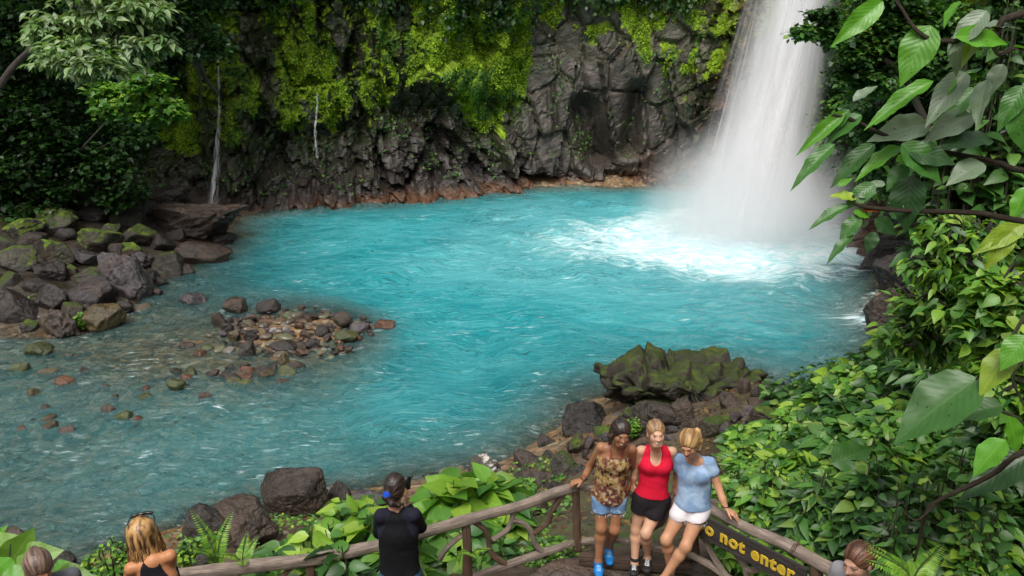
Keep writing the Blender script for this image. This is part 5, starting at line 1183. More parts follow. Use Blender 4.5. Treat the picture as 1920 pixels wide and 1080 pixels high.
def vcol_mat(name, rough=.5, sss=0., nz=.1, spec=.4, sc=60):
    m = NT(name); n = m.noise(m.coord(), sc, 4); c = m.mix(m.mr(n, .3, .7, 0, .35), m.attr('lc', False), m.mix(1., m.attr('lc', False), (.75, .72, .72), 'MULTIPLY'))
    kw = {'Specular_IOR_Level': spec}
    if sss: kw['Subsurface_Weight'] = sss; kw['Subsurface_Scale'] = .012; kw['Subsurface_Radius'] = (1, .35, .2)
    return m.done(m.pri(c, rough, m.bump(n, nz, .006), **kw))
SKIN = vcol_mat('skin', .48, .12, .12); CLOTH = vcol_mat('cloth', .85, 0, .5, .2, 90); HAIRM = vcol_mat('hair', .42, 0, .8, .5, 45); SHOE = vcol_mat('shoe_fabric', .6, 0, .3, .3)
PLAST = simple_mat('black_glass_plastic', (.01, .01, .012), .15)
def hand_prims(wr, el, palm_n, curl=.5, spread=.25, tgt=None, thumb=1, grip=None):
    """wr wrist, tgt direction of the fingers, palm_n palm normal; grip: bend per joint"""
    d = nrm(tgt) if tgt is not None else nrm(np.array(wr)-np.array(el)); n = nrm(np.array(palm_n, float)-d*np.dot(palm_n, d)); s_ = np.cross(d, n)*thumb
    pr = [flat(np.array(wr)+d*.01, np.array(wr)+d*.078, s_, .026, .013, .038, .013)]
    for i, (o, L) in enumerate([(.028, .070), (.0095, .078), (-.0095, .073), (-.027, .058)]):
        p = np.array(wr)+d*.082+s_*o; dd = nrm(d+s_*o*spread*8); a = 0
        for q_, (l, r) in enumerate([(L*.45, .0088), (L*.32, .0080), (L*.25, .0072)]):
            a += (curl if grip is None else grip)*(1+.15*i)*(.7 if q_ == 0 else 1.)
            v = dd*math.cos(a)+n*math.sin(a); e = p+v*l; pr.append(cone(p, e, r, r-.0008)); p = e
    p = np.array(wr)+d*.028+s_*.022; v1 = nrm(d*.75+s_*.75+n*.25); e = p+v1*.038; v2 = nrm(d*.95+s_*.3+n*.45); pr += [cone(p, e, .0125, .0105), cone(e, e+v2*.034, .010, .0085)]
    return pr
def person(label, J, top=None, bottom=None, hair=None, skin=(.42, .22, .13), shoes=None, f=(0, -1, 0), u=(0, 0, 1), cf=(0, -1, 0), bust=1., h=.0062, face=None, hs=1., hands=None, sock=None, crop=None, thick=1., lipc=(.30, .08, .06), name='person'):
    J = {k: np.array(v, float) for k, v in J.items()}
    f = nrm(f); u = nrm(np.array(u)-f*np.dot(u, f)); sd = np.cross(f, u); HM = np.array([sd, f, u])       # head frame
    cf = nrm(cf); shl, shr = J['shL'], J['shR']; side = nrm(shr-shl); q_ = thick
    neck, wai, pel = J['neck'], J['waist'], (J['hipL']+J['hipR'])/2
    mid = (shl+shr)/2; hside = nrm(J['hipR']-J['hipL']); hw = np.linalg.norm(J['hipR']-J['hipL'])/2; sw = np.linalg.norm(shr-shl)/2
    hc = J['head']; H_ = lambda x, y, z: hc+hs*(sd*x+f*y+u*z)
    chest = mid*.55+wai*.45
    torso = [flat(pel, wai, hside, (hw+.058)*q_, .098*q_, .112*q_, .078*q_), flat(wai, chest, side, .112*q_, .078*q_, min(sw+.0, .150)*q_, .093*q_), flat(chest, mid-(0, 0, .02), side, min(sw, .15)*q_, .093*q_, (sw-.02), .062)]
    if bust: torso += [ell(chest+cf*.075*q_+side*o+(0, 0, .005), (.052, .045, .05)) for o in (-.062, .062)]
    torso += [ell(J['hipL']-cf*.035, (.085, .085, .085)), ell(J['hipR']-cf*.035, (.085, .085, .085))]
    arm, leg, hand = [], [], []
    for s_ in 'LR':
        arm += [cone(J['sh'+s_], J['el'+s_], .046*q_, .035*q_), cone(J['el'+s_], J['wr'+s_]*.6+J['el'+s_]*.4, .036*q_, .031*q_), cone(J['wr'+s_]*.6+J['el'+s_]*.4, J['wr'+s_], .031*q_, .022)]
        leg += [cone(J['hip'+s_], J['kn'+s_], .084*q_, .047), cone(J['kn'+s_], J['kn'+s_]*.7+J['an'+s_]*.3-cf*.012, .044, .050), cone(J['kn'+s_]*.7+J['an'+s_]*.3-cf*.012, J['an'+s_], .050, .031), ell(J['kn'+s_]+cf*.008, (.044, .044, .060)),
                cone(J['an'+s_], J['an'+s_]+(0, 0, -.05), .034, .036), flat(J['an'+s_]+(0, 0, -.05), J['toe'+s_], np.cross(nrm(J['toe'+s_]-J['an'+s_]), (0, 0, 1.)), .034, .028, .040, .018)]
        hd = (hands or {}).get(s_, {}); hand += hand_prims(J['wr'+s_], J['el'+s_], **{**dict(palm_n=(0, 0, -1), curl=.35), **hd})
    trap = [cone(neck-(0, 0, .01), shl+(0, 0, .005), .040, .036), cone(neck-(0, 0, .01), shr+(0, 0, .005), .040, .036), cone(mid, neck, .052, .042)]
    ch = H_(0, -.012, -.06)
    head = [(cone(neck-(0, 0, .01), ch, .044, .044), .02, 0), (ell(H_(0, -.012, .028), hs*np.array([.074, .092, .085]), HM), .02, 0), (ell(H_(0, .018, -.035), hs*np.array([.057, .070, .074]), HM), .02, 0), (cone(H_(-.018, .052, -.088), H_(.018, .052, -.088), .024*hs, .024*hs), .03, 0),
            (cone(H_(-.03, .060, -.018), H_(-.036, .055, -.03), .028*hs, .024*hs), .02, 0), (cone(H_(.03, .060, -.018), H_(.036, .055, -.03), .028*hs, .024*hs), .02, 0),
            (cone(H_(-.035, .083, .022), H_(.035, .083, .022), .008*hs, .008*hs), .014, 0), (ell(H_(-.032, .098, .002), hs*np.array([.015, .010, .009]), HM), .012, 1), (ell(H_(.032, .098, .002), hs*np.array([.015, .010, .009]), HM), .012, 1),
            (ell(H_(-.031, .077, .001), hs*np.array([.0135, .0115, .0115]), HM), .003, 0), (ell(H_(.031, .077, .001), hs*np.array([.0135, .0115, .0115]), HM), .003, 0),
            (cone(H_(0, .087, .010), H_(0, .106, -.026), .007*hs, .0115*hs), .012, 0), (cone(H_(-.012, .092, -.030), H_(.012, .092, -.030), .008*hs, .008*hs), .008, 0),
            (cone(H_(-.021, .079, -.056), H_(0, .087, -.059), .006*hs, .009*hs), .008, 0), (cone(H_(.021, .079, -.056), H_(0, .087, -.059), .006*hs, .009*hs), .008, 0),
            (ell(H_(-.073, -.008, -.010), hs*np.array([.009, .018, .030]), HM), .008, 0), (ell(H_(.073, -.008, -.010), hs*np.array([.009, .018, .030]), HM), .008, 0)]
    allp = torso+arm+leg+hand+trap+[p[0] for p in head]
    lo = np.min([p['lo'] for p in allp], 0); hi = np.max([p['hi'] for p in allp], 0)
    zf = min(J['toeL'][2], J['toeR'][2]); org = np.array([pel[0], pel[1], zf-.02])
    Fd = Field(lo, hi, h)
    for p in torso: Fd.add(p, 0, .035)
    for p in trap: Fd.add(p, 0, .03)
    for p in arm: Fd.add(p, 0, .018)
    for p in leg: Fd.add(p, 0, .028)
    for p, k, sb in head: Fd.add(p, 0, k, bool(sb))
    for p in hand: Fd.add(p, 0, .004)
    V, Q = Fd.mesh()
    # skin colours
    L = (V-hc)@HM.T/hs; C = np.tile(np.array(skin, float), (len(V), 1))
    C *= (1+.10*fbm(V*9, 3, 3))[:, None]
    near = (np.abs(L) < (.1, .15, .15)).all(1); fr_ = near & (L[:, 1] > .04)
    def paint(m_, c, a=1.): C[m_] = C[m_]*(1-a)+np.array(c)*a
    ew = fr_ & (((np.abs(L[:, 0])-.031)/.0125)**2+((L[:, 2]-.001)/.0062)**2 < 1); fc = face or {}
    if fc.get('closed'): paint(ew, np.array(skin)*.5, .8)
    else:
        paint(ew, (.55, .50, .47)); paint(ew & (((np.abs(L[:, 0])-.031)/.0062)**2+((L[:, 2]-.001)/.0062)**2 < 1), (.03, .018, .012))
    lash = fr_ & (np.abs(L[:, 2]-.009) < .0035) & (np.abs(np.abs(L[:, 0])-.032) < .0155); paint(lash, (.035, .02, .015), .75)
    brow = fr_ & (np.abs(L[:, 2]-(.026-.10*np.maximum(np.abs(L[:, 0])-.034, 0)*2)) < .0030) & (np.abs(np.abs(L[:, 0])-.034) < .016); paint(brow, np.array(fc.get('brow', (.06, .035, .02))), .75)
    sm = fc.get('smile', 0); my = -.0575+.28*sm*np.abs(L[:, 0])-.004*sm; mw = .021+.007*sm
    lip = fr_ & (L[:, 1] > .06) & (np.abs(L[:, 0]) < mw) & (np.abs(L[:, 2]-my) < .0095-.0065*(np.abs(L[:, 0])/mw)**2); paint(lip, lipc, .8)
    if sm: paint(fr_ & (L[:, 1] > .06) & (np.abs(L[:, 0]) < mw*.8) & (np.abs(L[:, 2]-my-.0005) < .0042), (.70, .64, .60))
    paint(fr_ & ((np.abs(np.abs(L[:, 0])-.042) < .016) & (np.abs(L[:, 2]+.032) < .014)), np.array(skin)*(1.1, .75, .7), .45)
    paint(fr_ & (L[:, 1] > .09) & (np.abs(np.abs(L[:, 0])-.007) < .0038) & (np.abs(L[:, 2]+.036) < .0035), np.array(skin)*.3, .7)
    body = mesh(name, V, Q, SKIN, org=org, attrs={'lc': np.clip(C, 0, 1)}); tag(body, label, 'person')
    def child(nm, Fd_, mat, colf, hh=None, disp=None):
        V, Q = Fd_.mesh()
        if disp is not None: V = disp(V)
        c = colf(V) if callable(colf) else np.array(colf); c = np.tile(c, (len(V), 1)) if np.ndim(c) == 1 else c
        return mesh(nm, V, Q, mat, body, org=org, attrs={'lc': np.clip(c, 0, 1)})
    if top:
        t = top; G_ = Field(lo, hi, h)
        for p in torso: G_.add(p, t.get('infl', .012), .04)
        if t.get('loose'): G_.add(flat(pel+(0, 0, .03), chest, hside, (hw+.085)*t['loose'], .125*t['loose'], .155*t['loose'], .112*t['loose']), 0, .05)
        for p in trap[:2] if t.get('shoulder', True) else []: G_.add(p, .006, .025)
        if t.get('neckfill'): G_.add(trap[2], .008, .02)
        for s_ in 'LR':
            sl = t.get('sleeve', 0)
            if sl > 0:
                a, b, c = J['sh'+s_], J['el'+s_], J['wr'+s_]
                if sl <= 1: e = a+(b-a)*sl; G_.add(cone(a, e, .056*q_, t.get('cuff', .052)*q_), 0, .02)
                else: G_.add(cone(a, b, .058*q_, .050*q_), 0, .02); G_.add(cone(b, b+(c-b)*(sl-1), .050*q_, .034*q_), 0, .02)
        for p, n in t.get('cuts', []): G_.cut(p, n)
        G_.cut(pel+(0, 0, t.get('hem', .02)), (t.get('hemx', 0), 0, -1))
        for pr, inf in t.get('subs', []): G_.add(pr, inf, .006, True)
        if t.get('arm_hole'):
            for s_ in 'LR': o = -side if s_ == 'L' else side; a = J['sh'+s_]; G_.add(cone(a+o*t['arm_hole'][0]+(0, 0, .05), a+o*t['arm_hole'][1]+(0, 0, -.11), t['arm_hole'][2], t['arm_hole'][2]*.9), 0, .006, True)
        if t.get('neck_hole'): a, r1, dz = t['neck_hole']; G_.add(ell(neck+cf*a+(0, 0, dz), np.array(r1), np.array([side, np.cross((0, 0, 1.), side), (0, 0, 1.)])), 0, .006, True)
        if t.get('neck_back'): a, r1, dz = t['neck_back']; G_.add(ell(neck-cf*a+(0, 0, dz), np.array(r1)), 0, .006, True)
        fo = t.get('fold', .004)
        def dsp(V): return V+nrm(V-(pel+mid)/2*1.)*(fo*fbm(V*np.array([16, 16, 7])+V[:, [2]]*5, 11, 3)+fo*.8*fbm(V*6, 13, 2))[:, None]
        child(t.get('name', 'top'), G_, CLOTH, t['col'], disp=dsp)
        for e_ in t.get('extra', []): e_(body, org, J, cf, side, neck, chest)
    if bottom:
        t = bottom; G_ = Field(lo, hi, h)
        for p in torso[:1]+torso[-2:]: G_.add(p, t.get('infl', .009), .03)
        for s_ in 'LR':
            a, b, c = J['hip'+s_], J['kn'+s_], J['an'+s_]; f_ = t.get('len', .35)
            if f_ <= 1: e = a+(b-a)*f_; G_.add(cone(a, e, .096*q_, t.get('hemr', .085)*q_), 0, .022)
            else: G_.add(cone(a, b, .096*q_, .066), 0, .02); G_.add(cone(b, c, .066, .052), 0, .02)
        G_.cut(wai*t.get('wz', .45)+pel*(1-t.get('wz', .45)), (0, 0, 1))
        if t.get('len', .35) <= 1:
            for s_ in 'LR': pass
            e = (J['hipL']+(J['knL']-J['hipL'])*t.get('len', .35)+J['hipR']+(J['knR']-J['hipR'])*t.get('len', .35))/2
            G_.cut(e, np.array([-.06*t.get('slant', 0), 0, -1.]))
        def dsp(V): return V+nrm((V-pel)*(1, 1, .1))*(.004*fbm(V*np.array([14, 14, 18]), 17, 3))[:, None]
        child(t.get('name', 'shorts'), G_, CLOTH, t['col'], disp=dsp)
        if t.get('fringe'):
            gg = np.random.default_rng(5); P, D = [], []
            for s_ in 'LR':
                a, b = J['hip'+s_], J['kn'+s_]; e = a+(b-a)*t['len']; e[2] = (J['hipL']+(J['knL']-J['hipL'])*t['len']+J['hipR']+(J['knR']-J['hipR'])*t['len'])[2]/2
                th = gg.uniform(0, 6.283, 60); P.append(e+np.stack([np.cos(th), np.sin(th), 0*th], 1)*t.get('hemr', .085)); D.append(np.stack([np.cos(th)*.15, np.sin(th)*.15, -1+0*th], 1))
            P = np.vstack(P); D = np.vstack(D); n = len(P)
            V_, F_, U_, A_ = leaf_arrays(P, D, np.tile((.3, -1., .2), (n, 1)), gg.uniform(.015, .045, n), np.tile((.6, .62, .66), (n, 1)), T_S, .25)
            mesh('frayed_hem', V_, F_, CLOTH, body, org=org, attrs={'lc': A_})
    if hair:
        t = hair; G_ = Field(hc-.34, hc+.28, h*.8)
        G_.add(ell(H_(0, -.018, .034), hs*np.array([.074, .092, .086])*1.0, HM), t.get('vol', .012), .02); G_.add(ell(H_(0, -.05, -.01), hs*np.array([.066, .06, .07]), HM), t.get('vol', .012), .02)
        G_.add(ell(H_(0, .115, -.035), hs*np.array(t.get('facecut', (.066, .085, .088)))*np.array([1.02, 1.0, 1.17]), HM), 0, .012, True); G_.add(ell(H_(0, .02, -.10), hs*np.array([.10, .09, .065]), HM), 0, .01, True)
        for a, b, ra, rb in t.get('locks', []): G_.add(cone(H_(*a), H_(*b), ra*hs, rb*hs), 0, .012)
        for a, b, ra, rb in t.get('wlocks', []): G_.add(cone(a, b, ra, rb), 0, .012)
        c0, c1 = np.array(t['col'][0]), np.array(t['col'][1])
        def hcoord(V):
            L = (V-hc)@HM.T/hs; an = np.arctan2(L[:, 0], L[:, 2]+.02)
            return np.stack([an*t.get('fr', 9), L[:, 1]*7, np.hypot(L[:, 0], L[:, 2])*6], 1) if not t.get('vert') else np.stack([L[:, 0]*48, L[:, 1]*30, L[:, 2]*8], 1)
        def hc_(V): n = sstep(-.35, .35, fbm(hcoord(V), 31, 4)+.3*fbm(V*14, 3, 2)); return c0*(1-n[:, None])+c1*n[:, None]
        def dsp(V): return V+nrm(V-hc)*(.0055*fbm(hcoord(V), 31, 3))[:, None]
        child('hair', G_, HAIRM, hc_, disp=dsp)
        for k, (a, b, r, c) in enumerate(t.get('ties', [])):
            G2 = Field(H_(*a)-.06, H_(*a)+.06, .005); G2.add(cone(H_(*a), H_(*b), r, r), 0, .004); child('hair_tie', G2, CLOTH, lambda V: np.array(c, float))
    if hair and hair.get('flyaway'):
        gg = np.random.default_rng(9); pr = []
        for k in range(hair['flyaway']):
            a = gg.uniform(-2.4, 2.4); r0 = .088+hair.get('vol', .01); z0 = gg.uniform(-.02, .06); zb = -gg.uniform(.10, .21)
            x, y = math.sin(a)*r0*.9, -math.cos(a)*r0; p0 = H_(x*.8, y*.8, z0+.03); p1 = H_(x*1.12, y*1.12, (z0+zb)/2); p2 = H_(x*gg.uniform(.85, 1.4), y*gg.uniform(.8, 1.2), zb)
            pr.append(tube([p0, p1, p2], [.0032, .0014], 4, 9, cap=False))
        V_, F_, U_ = join(pr); cc_ = np.where((gg.uniform(0, 1, hair['flyaway']) < .5)[:, None], np.array(hair['col'][1])*.9, np.array(hair['col'][0])*2.5); mesh('hair_strands', V_, F_, HAIRM, body, org=org, attrs={'lc': np.repeat(cc_, len(V_)//hair['flyaway'], 0)})
    if shoes:
        t = shoes
        for s_ in 'LR':
            an, toe = J['an'+s_], J['toe'+s_]; d = nrm((toe-an)*(1, 1, 1)); dz = nrm(np.array([d[0], d[1], d[2]*.55])); sdv = nrm(np.cross(dz, (0, 0, 1.))); upv = np.cross(sdv, dz)
            hl = an+(0, 0, -.065)-dz*.035; tt = toe+dz*.02
            G_ = Field(np.minimum(hl, tt)-.12, np.maximum(np.maximum(hl, tt), an)+.12, .005)
            G_.add(flat(hl+upv*.012, hl*.35+tt*.65+upv*.004, sdv, .036, .034, .046, .032), 0, .02); G_.add(flat(hl*.35+tt*.65+upv*.004, tt, sdv, .046, .032, .036, .024), 0, .02)
            G_.add(cone(hl+upv*.03, an+(0, 0, t.get('ht', -.01)), .042, .042), 0, .02)
            G_.cut(hl-upv*.03, -upv); G_.cut(an+(0, 0, t.get('ht', -.01)+.012), (0, 0, 1.))
            c1, c2, c3 = np.array(t['c']), np.array(t['sole']), np.array(t['toe'])
            def cc(V):
                z = (V-hl)@upv; x = (V-hl)@dz; l_ = np.linalg.norm(tt-hl); y = (V-hl)@sdv; C = np.tile(c1, (len(V), 1))
                C[(x > l_-.012) & (z < .03)] = c3; C[z < -.012] = c2
                lc_ = (np.abs(y) < .020) & (x > l_*.35) & (x < l_*.78) & (z > .012) & (np.sin(x*380) > .1); C[lc_] = t.get('lace', (.8, .8, .8)); return C
            child('shoe', G_, SHOE, cc)
    return body, H_, org
def PJ(**k): return {a: PY(*b) for a, b in k.items()}
UPV = np.array([0, 0, 1.])
# --- the woman in the patterned top
def pat(V):
    a = fbm(V*14, 5, 3); b = fbm(V*38, 9, 3); c = np.tile((.20, .115, .05), (len(V), 1)); c[a > .12] = (.30, .20, .07); c[(a < -.12)] = (.13, .045, .035); c[b > .22] = (.42, .33, .20); c[b < -.25] = (.035, .022, .02)
    c[np.abs(a) < .03] = (.25, .06, .05); return c
J1 = PJ(head=(1164, 812, 6.31), neck=(1157, 843, 6.43), shL=(1127, 839, 6.44), shR=(1184, 842, 6.40), elL=(1107, 873, 6.56), wrL=(1094, 899, 6.53), elR=(1190, 882, 6.52), wrR=(1183, 904, 6.50),
        waist=(1145, 893, 6.44), hipL=(1128, 932, 6.42), hipR=(1158, 933, 6.42), knL=(1127, 989, 6.34), anL=(1122, 1052, 6.33), toeL=(1123, 1076, 6.22), knR=(1152, 992, 6.36), anR=(1142, 1025, 6.60), toeR=(1143, 1053, 6.44))
def straps(col, r=.004, x=(.055, .06)):
    def fn(body, org, J, cf, side, neck, chest):
        pr = []
        for s_ in (-1, 1):
            tp_ = neck*.45+J['shL' if s_ < 0 else 'shR']*.55+(0, 0, .042); pts = [chest+cf*.112+side*.068*s_+(0, 0, .01), chest*.35+tp_*.65+cf*.078, tp_+cf*.02, tp_-cf*.03-(0, 0, .01), chest-cf*.085+side*.06*s_+(0, 0, .03)]
            pr.append(tube(pts, r, 6, 30))
        V, Fc, U = join(pr); mesh('strap', V, Fc, CLOTH, body, org=org, attrs={'lc': np.tile(col, (len(V), 1))})
    return fn
p1, H1, o1 = person('woman in patterned brown camisole and denim shorts leaning one hand on the rail', J1, skin=(.33, .155, .08), f=(.14, -.97, -.12), u=(.10, 0, 1), lipc=(.30, .07, .06),
    top=dict(name='camisole', col=pat, infl=.014, loose=.92, shoulder=False, hem=-.02, fold=.010, cuts=[(J1['neck']*.45+(((J1['shL']+J1['shR'])/2)*.55+J1['waist']*.45)*.55+np.array([0, 0, .0]), (0, .25, 1))], extra=[straps((.25, .06, .05), .009)]),
    bottom=dict(name='denim_shorts', col=lambda V: np.where((fbm(V*26, 3, 3) > .25)[:, None], (.30, .42, .56), (.13, .24, .42)), len=.40, hemr=.086, fringe=True),
    hair=dict(col=((.012, .008, .007), (.05, .03, .022)), vol=.013, facecut=(.060, .085, .080), locks=[((.055, -.05, .03), (.075, -.03, -.06), .034, .03), ((.075, -.03, -.06), (.072, -.015, -.125), .03, .016), ((-.04, -.07, -.02), (-.02, -.08, -.08), .03, .025)]),
    shoes=dict(c=(.01, .17, .50), sole=(.02, .08, .22), toe=(.01, .20, .55), lace=(.25, .5, .7)), face=dict(smile=.8, brow=(.015, .01, .008)),
    hands={'L': dict(tgt=(-.92, -.25, -.12), palm_n=(0, 0, -1), curl=.30, thumb=1), 'R': dict(palm_n=(-.6, .6, 0), curl=.35)})
# --- the woman in the red tank top
J2 = PJ(head=(1230, 813, 6.30), neck=(1228, 843, 6.42), shL=(1202, 845, 6.42), shR=(1260, 847, 6.42), elL=(1193, 880, 6.50), wrL=(1187, 905, 6.50), elR=(1270, 888, 6.50), wrR=(1265, 921, 6.50),
        waist=(1226, 895, 6.42), hipL=(1205, 936, 6.42), hipR=(1238, 939, 6.42), knL=(1193, 992, 6.42), anL=(1190, 1052, 6.36), toeL=(1188, 1074, 6.22), knR=(1211, 1000, 6.28), anR=(1214, 1041, 6.45), toeR=(1213, 1068, 6.28))
p2, H2, o2 = person('smiling woman in bright red tank top and black shorts in the middle', J2, skin=(.60, .35, .23), f=(.05, -.97, .12), u=(-.03, 0, 1),
    top=dict(name='tank_top', col=(.70, .012, .045), infl=.016, hem=.065, fold=.004, arm_hole=(.012, .035, .052), neck_hole=(.085, (.058, .075, .10), -.015), hemx=-.10),
    bottom=dict(name='black_shorts', col=(.016, .013, .016), len=.42, hemr=.092, slant=2.),
    hair=dict(col=((.16, .09, .045), (.42, .26, .13)), vol=.007, facecut=(.062, .09, .080), locks=[((0, -.085, .04), (0, -.115, .04), .03, .026)]),
    shoes=dict(c=(.02, .02, .022), sole=(.75, .73, .68), toe=(.75, .73, .68), ht=.03), face=dict(smile=1., brow=(.13, .08, .05)), lipc=(.45, .12, .10),
    hands={'L': dict(palm_n=(.6, .6, 0), curl=.3), 'R': dict(palm_n=(-.6, .6, 0), curl=.35)})
# --- the woman in the light blue tee
J3 = PJ(head=(1292, 832, 6.12), neck=(1302, 861, 6.26), shL=(1276, 862, 6.34), shR=(1330, 868, 6.20), elL=(1274, 905, 6.42), wrL=(1268, 932, 6.44), elR=(1346, 911, 6.15), wrR=(1361, 953, 6.03),
        waist=(1304, 910, 6.26), hipL=(1283, 950, 6.24), hipR=(1312, 957, 6.20), knL=(1249, 1012, 6.12), anL=(1257, 1066, 6.20), toeL=(1252, 1088, 6.08), knR=(1286, 1024, 6.04), anR=(1243, 1086, 6.04), toeR=(1232, 1106, 5.93))
def blue(V): n = sstep(-.2, .3, fbm(V*12, 3, 3)); return np.array([(.20, .32, .50)])*(1-n[:, None])+np.array([(.33, .46, .64)])*n[:, None]
p3, H3, o3 = person('blonde woman with a ponytail in a light blue tee and white shorts, looking down', J3, skin=(.52, .27, .155), f=(-.42, -.80, -.36), u=(-.25, -.2, 1), cf=(-.35, -.93, 0),
    top=dict(name='tee', col=blue, infl=.017, loose=.90, hem=.035, fold=.007, sleeve=.36, cuff=.062, neck_hole=(.03, (.085, .075, .05), .012)),
    bottom=dict(name='white_shorts', col=(.74, .70, .74), len=.26, hemr=.094, slant=-1.5, fringe=True),
    hair=dict(col=((.22, .12, .045), (.58, .37, .16)), vol=.011, facecut=(.060, .085, .078), wlocks=[(J3['head']+(.03, .06, .085), J3['head']+(.075, .06, .085), .024, .030), (J3['head']+(.075, .06, .085), J3['head']+(.105, .04, .0), .032, .027), (J3['head']+(.105, .04, .0), J3['head']+(.10, .02, -.075), .027, .010)]),
    shoes=dict(c=(.5, .3, .22), sole=(.3, .2, .15), toe=(.5, .3, .22)), face=dict(closed=True, brow=(.2, .12, .06)),
    hands={'R': dict(tgt=(.80, -.42, -.42), palm_n=(-.1, .1, -1), curl=.30, thumb=-1), 'L': dict(palm_n=(.6, .6, 0), curl=.3)})
V, Fc, Ft, U = tube([J3['wrR']+(J3['elR']-J3['wrR'])*.10+np.array([math.cos(a)*.027, math.sin(a)*.027, 0]) for a in np.linspace(0, 6.283, 14)], .004, 6, 40)
mesh('bracelet', V, [Fc, Ft], PLAST, p3, org=o3)
V, Fc, Ft, U = tube([J1['wrL']+(J1['elL']-J1['wrL'])*.08+np.array([math.cos(a)*.027, math.sin(a)*.027, 0]) for a in np.linspace(0, 6.283, 14)], .006, 6, 40)
mesh('bracelet', V, [Fc, Ft], PLAST, p1, org=o1)
# --- the person in black, seen from behind
J4 = PJ(head=(742, 914, 5.72), neck=(741, 953, 5.66), shL=(715, 967, 5.62), shR=(776, 965, 5.66), elL=(711, 998, 5.84), wrL=(745, 972, 6.00), elR=(788, 988, 5.90), wrR=(764, 946, 5.98),
        waist=(748, 1035, 5.66), hipL=(733, 1078, 5.64), hipR=(768, 1076, 5.64))
for s_, x in (('L', -.005), ('R', .01)):
    J4['kn'+s_] = J4['hip'+s_]+(x, .03, -.40); J4['an'+s_] = J4['kn'+s_]+(0, -.02, -.38); J4['toe'+s_] = J4['an'+s_]+(0, .15, -.07)
def blk(V): c = np.tile((.006, .006, .008), (len(V), 1)); m = (np.abs(V[:, 0]-(J4['neck'][0]+.012)) > .045+(J4['neck'][2]-V[:, 2])*.42) & (V[:, 2] > J4['neck'][2]-.30); c[m] = (.013, .014, .026); return c
p4, H4, o4 = person('person in black raglan shirt and jeans seen from behind, holding up a phone', J4, skin=(.50, .27, .17), f=(.22, .93, -.12), u=(0, .1, 1), cf=(0, 1, 0), bust=0, thick=1.06, hs=1.04,
    top=dict(name='shirt', col=blk, infl=.014, loose=.99, hem=.06, sleeve=1.85, fold=.008, neck_hole=(.0, (.060, .060, .04), .028), neckfill=False),
    bottom=dict(name='jeans', col=(.035, .085, .15), len=2), hair=dict(col=((.010, .006, .006), (.045, .028, .022)), vol=.010, facecut=(.068, .085, .085), wlocks=[], locks=[((-.02, -.095, .0), (-.03, -.125, -.03), .036, .032), ((-.03, -.125, -.03), (.015, -.13, -.075), .030, .026), ((.015, -.13, -.075), (.06, -.10, -.095), .026, .02), ((.06, -.10, -.095), (.085, -.06, -.10), .02, .008)], ties=[((-.024, -.108, -.008), (-.028, -.120, -.018), .035, (.01, .06, .45))]),
    shoes=dict(c=(.1, .1, .1), sole=(.5, .5, .5), toe=(.1, .1, .1)), hands={'R': dict(tgt=(-.05, -.1, 1), palm_n=(-1, .1, 0), grip=.12, thumb=-1), 'L': dict(tgt=(.5, .1, .8), palm_n=(.6, -.6, 0), curl=.5)})
ph = (PY(763, 907, 6.02)); V, Fc = box(ph, (.062, .035, 0), (-.004, .008, 0), (.012, 0, .125), .003)
tag(mesh('smartphone', V, Fc, PLAST, org=ph-(0, 0, .06)), 'dark smartphone held up by the person in black', 'phone')
# --- the blonde woman with the racerback
J5 = PJ(head=(268, 1003, 4.90), neck=(287, 1050, 4.80), shL=(246, 1066, 4.76), shR=(319, 1042, 4.84), elL=(238, 1108, 4.92), elR=(322, 1082, 5.02))
J5['wrL'] = J5['elL']+(.09, .2, -.06); J5['wrR'] = J5['elR']+(-.10, .16, -.10)
nk = J5['neck']; J5['waist'] = nk+(.03, .02, -.38); J5['hipL'] = nk+(-.05, .0, -.56); J5['hipR'] = nk+(.12, .0, -.56)
for s_ in 'LR': J5['kn'+s_] = J5['hip'+s_]+(0, .02, -.4); J5['an'+s_] = J5['kn'+s_]+(0, 0, -.38); J5['toe'+s_] = J5['an'+s_]+(0, .15, -.07)
p5, H5, o5 = person('tousled blonde woman in a black racerback top seen from behind at lower left', J5, skin=(.50, .22, .10), f=(-.25, .95, -.15), u=(-.10, .1, 1), cf=(-.25, .97, 0), bust=1, hs=1.05,
    top=dict(name='racerback_top', col=(.012, .011, .016), infl=.009, hem=0, arm_hole=(-.022, -.002, .075), neck_hole=(.0, (.055, .07, .06), .01), fold=.002),
    bottom=dict(name='shorts', col=(.05, .05, .06), len=.4),
    hair=dict(col=((.045, .02, .009), (.50, .29, .11)), vert=True, flyaway=150, vol=.022, facecut=(.06, .06, .085), locks=[((-.055, -.03, .02), (-.065, -.03, -.10), .042, .036), ((.055, -.03, .02), (.07, -.03, -.09), .042, .036), ((0, -.07, .0), (0, -.085, -.13), .05, .038), ((-.04, -.07, -.02), (-.05, -.075, -.145), .04, .022), ((.045, -.07, -.02), (.065, -.075, -.13), .042, .026), ((.06, -.04, -.08), (.10, -.05, -.135), .028, .014), ((-.065, -.02, -.08), (-.06, -.01, -.17), .028, .012)]),
    shoes=dict(c=(.1, .1, .1), sole=(.5, .5, .5), toe=(.1, .1, .1)), hands={'L': dict(palm_n=(0, 0, 1), curl=.5), 'R': dict(palm_n=(0, 0, 1), curl=.5)})
pr = [tube([H5(-.088, -.03, .065), H5(-.086, .03, .090), H5(-.07, .065, .118)], .0045, 6, 14), tube([H5(.088, -.03, .065), H5(.086, .03, .090), H5(.07, .065, .118)], .0045, 6, 14), tube([H5(-.072, .062, .118), H5(-.04, .072, .122), H5(0, .066, .126), H5(.04, .072, .122), H5(.072, .062, .118)], .013, 8, 22)]
V, Fc, U = join(pr); mesh('sunglasses', V, Fc, PLAST, p5, org=o5)
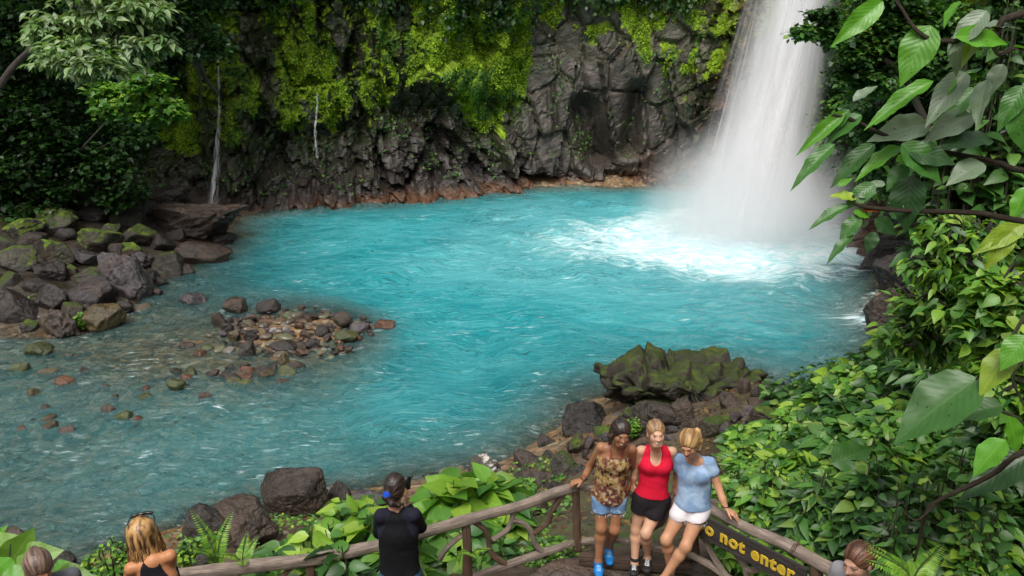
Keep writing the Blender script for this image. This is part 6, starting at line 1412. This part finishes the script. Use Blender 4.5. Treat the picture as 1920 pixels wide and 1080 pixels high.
# --- the two heads at the bottom corners
def stander(head, neck, cfv, hgt=1.0):
    h_, n_ = head, neck; cfv = nrm(cfv); sd_v = np.cross(cfv, UPV); J = dict(head=h_, neck=n_)
    for s_, k in (('L', -1), ('R', 1)):
        sh = n_+sd_v*.16*k+(0, 0, -.055); J['sh'+s_] = sh; J['el'+s_] = sh+sd_v*.05*k+(0, 0, -.28); J['wr'+s_] = J['el'+s_]+cfv*.1+(0, 0, -.2)
        J['hip'+s_] = n_+sd_v*.085*k+(0, 0, -.58); J['kn'+s_] = J['hip'+s_]+cfv*.03+(0, 0, -.40); J['an'+s_] = J['kn'+s_]-cfv*.02+(0, 0, -.38); J['toe'+s_] = J['an'+s_]+cfv*.15+(0, 0, -.07)
    J['waist'] = n_+(0, 0, -.38); return J
hd = PD(72, 1066, 5.05); cf6 = np.array([.55, -.6, 0]); J6 = stander(hd, hd+(-.03, .06, -.135), cf6)
person('person with combed-back brown hair and bowed forehead at the lower left corner', J6, skin=(.50, .25, .15), f=(.55, -.70, -.42), u=(.3, -.3, 1), cf=cf6,
    top=dict(name='shirt', col=(.12, .13, .15), sleeve=.4, hem=-.03, loose=.9), bottom=dict(name='shorts', col=(.08, .08, .09), len=.5),
    hair=dict(col=((.07, .04, .03), (.24, .16, .12)), vol=.008, fr=12, facecut=(.064, .09, .078), locks=[((0, -.09, .03), (0, -.12, .02), .04, .035)]), shoes=dict(c=(.1, .1, .1), sole=(.5, .5, .5), toe=(.1, .1, .1)), face=dict(brow=(.1, .06, .04)))
hd = PD(1609, 1053, 4.75); cf7 = np.array([-.85, -.4, 0]); J7 = stander(hd, hd+(.05, .03, -.14), cf7)
person('woman with tied-back auburn hair looking down at the lower right edge', J7, skin=(.56, .32, .23), f=(-.80, -.50, -.15), u=(-.25, -.05, 1), cf=cf7, hs=.98,
    top=dict(name='shirt', col=(.3, .3, .32), sleeve=.4, hem=-.03, loose=.9), bottom=dict(name='shorts', col=(.08, .08, .09), len=.5),
    hair=dict(col=((.07, .028, .016), (.22, .105, .06)), vol=.008, fr=12, facecut=(.066, .09, .082), locks=[((0, -.09, .01), (0, -.125, -.01), .045, .04)]), shoes=dict(c=(.1, .1, .1), sole=(.5, .5, .5), toe=(.1, .1, .1)), face=dict(brow=(.12, .06, .04), closed=True))
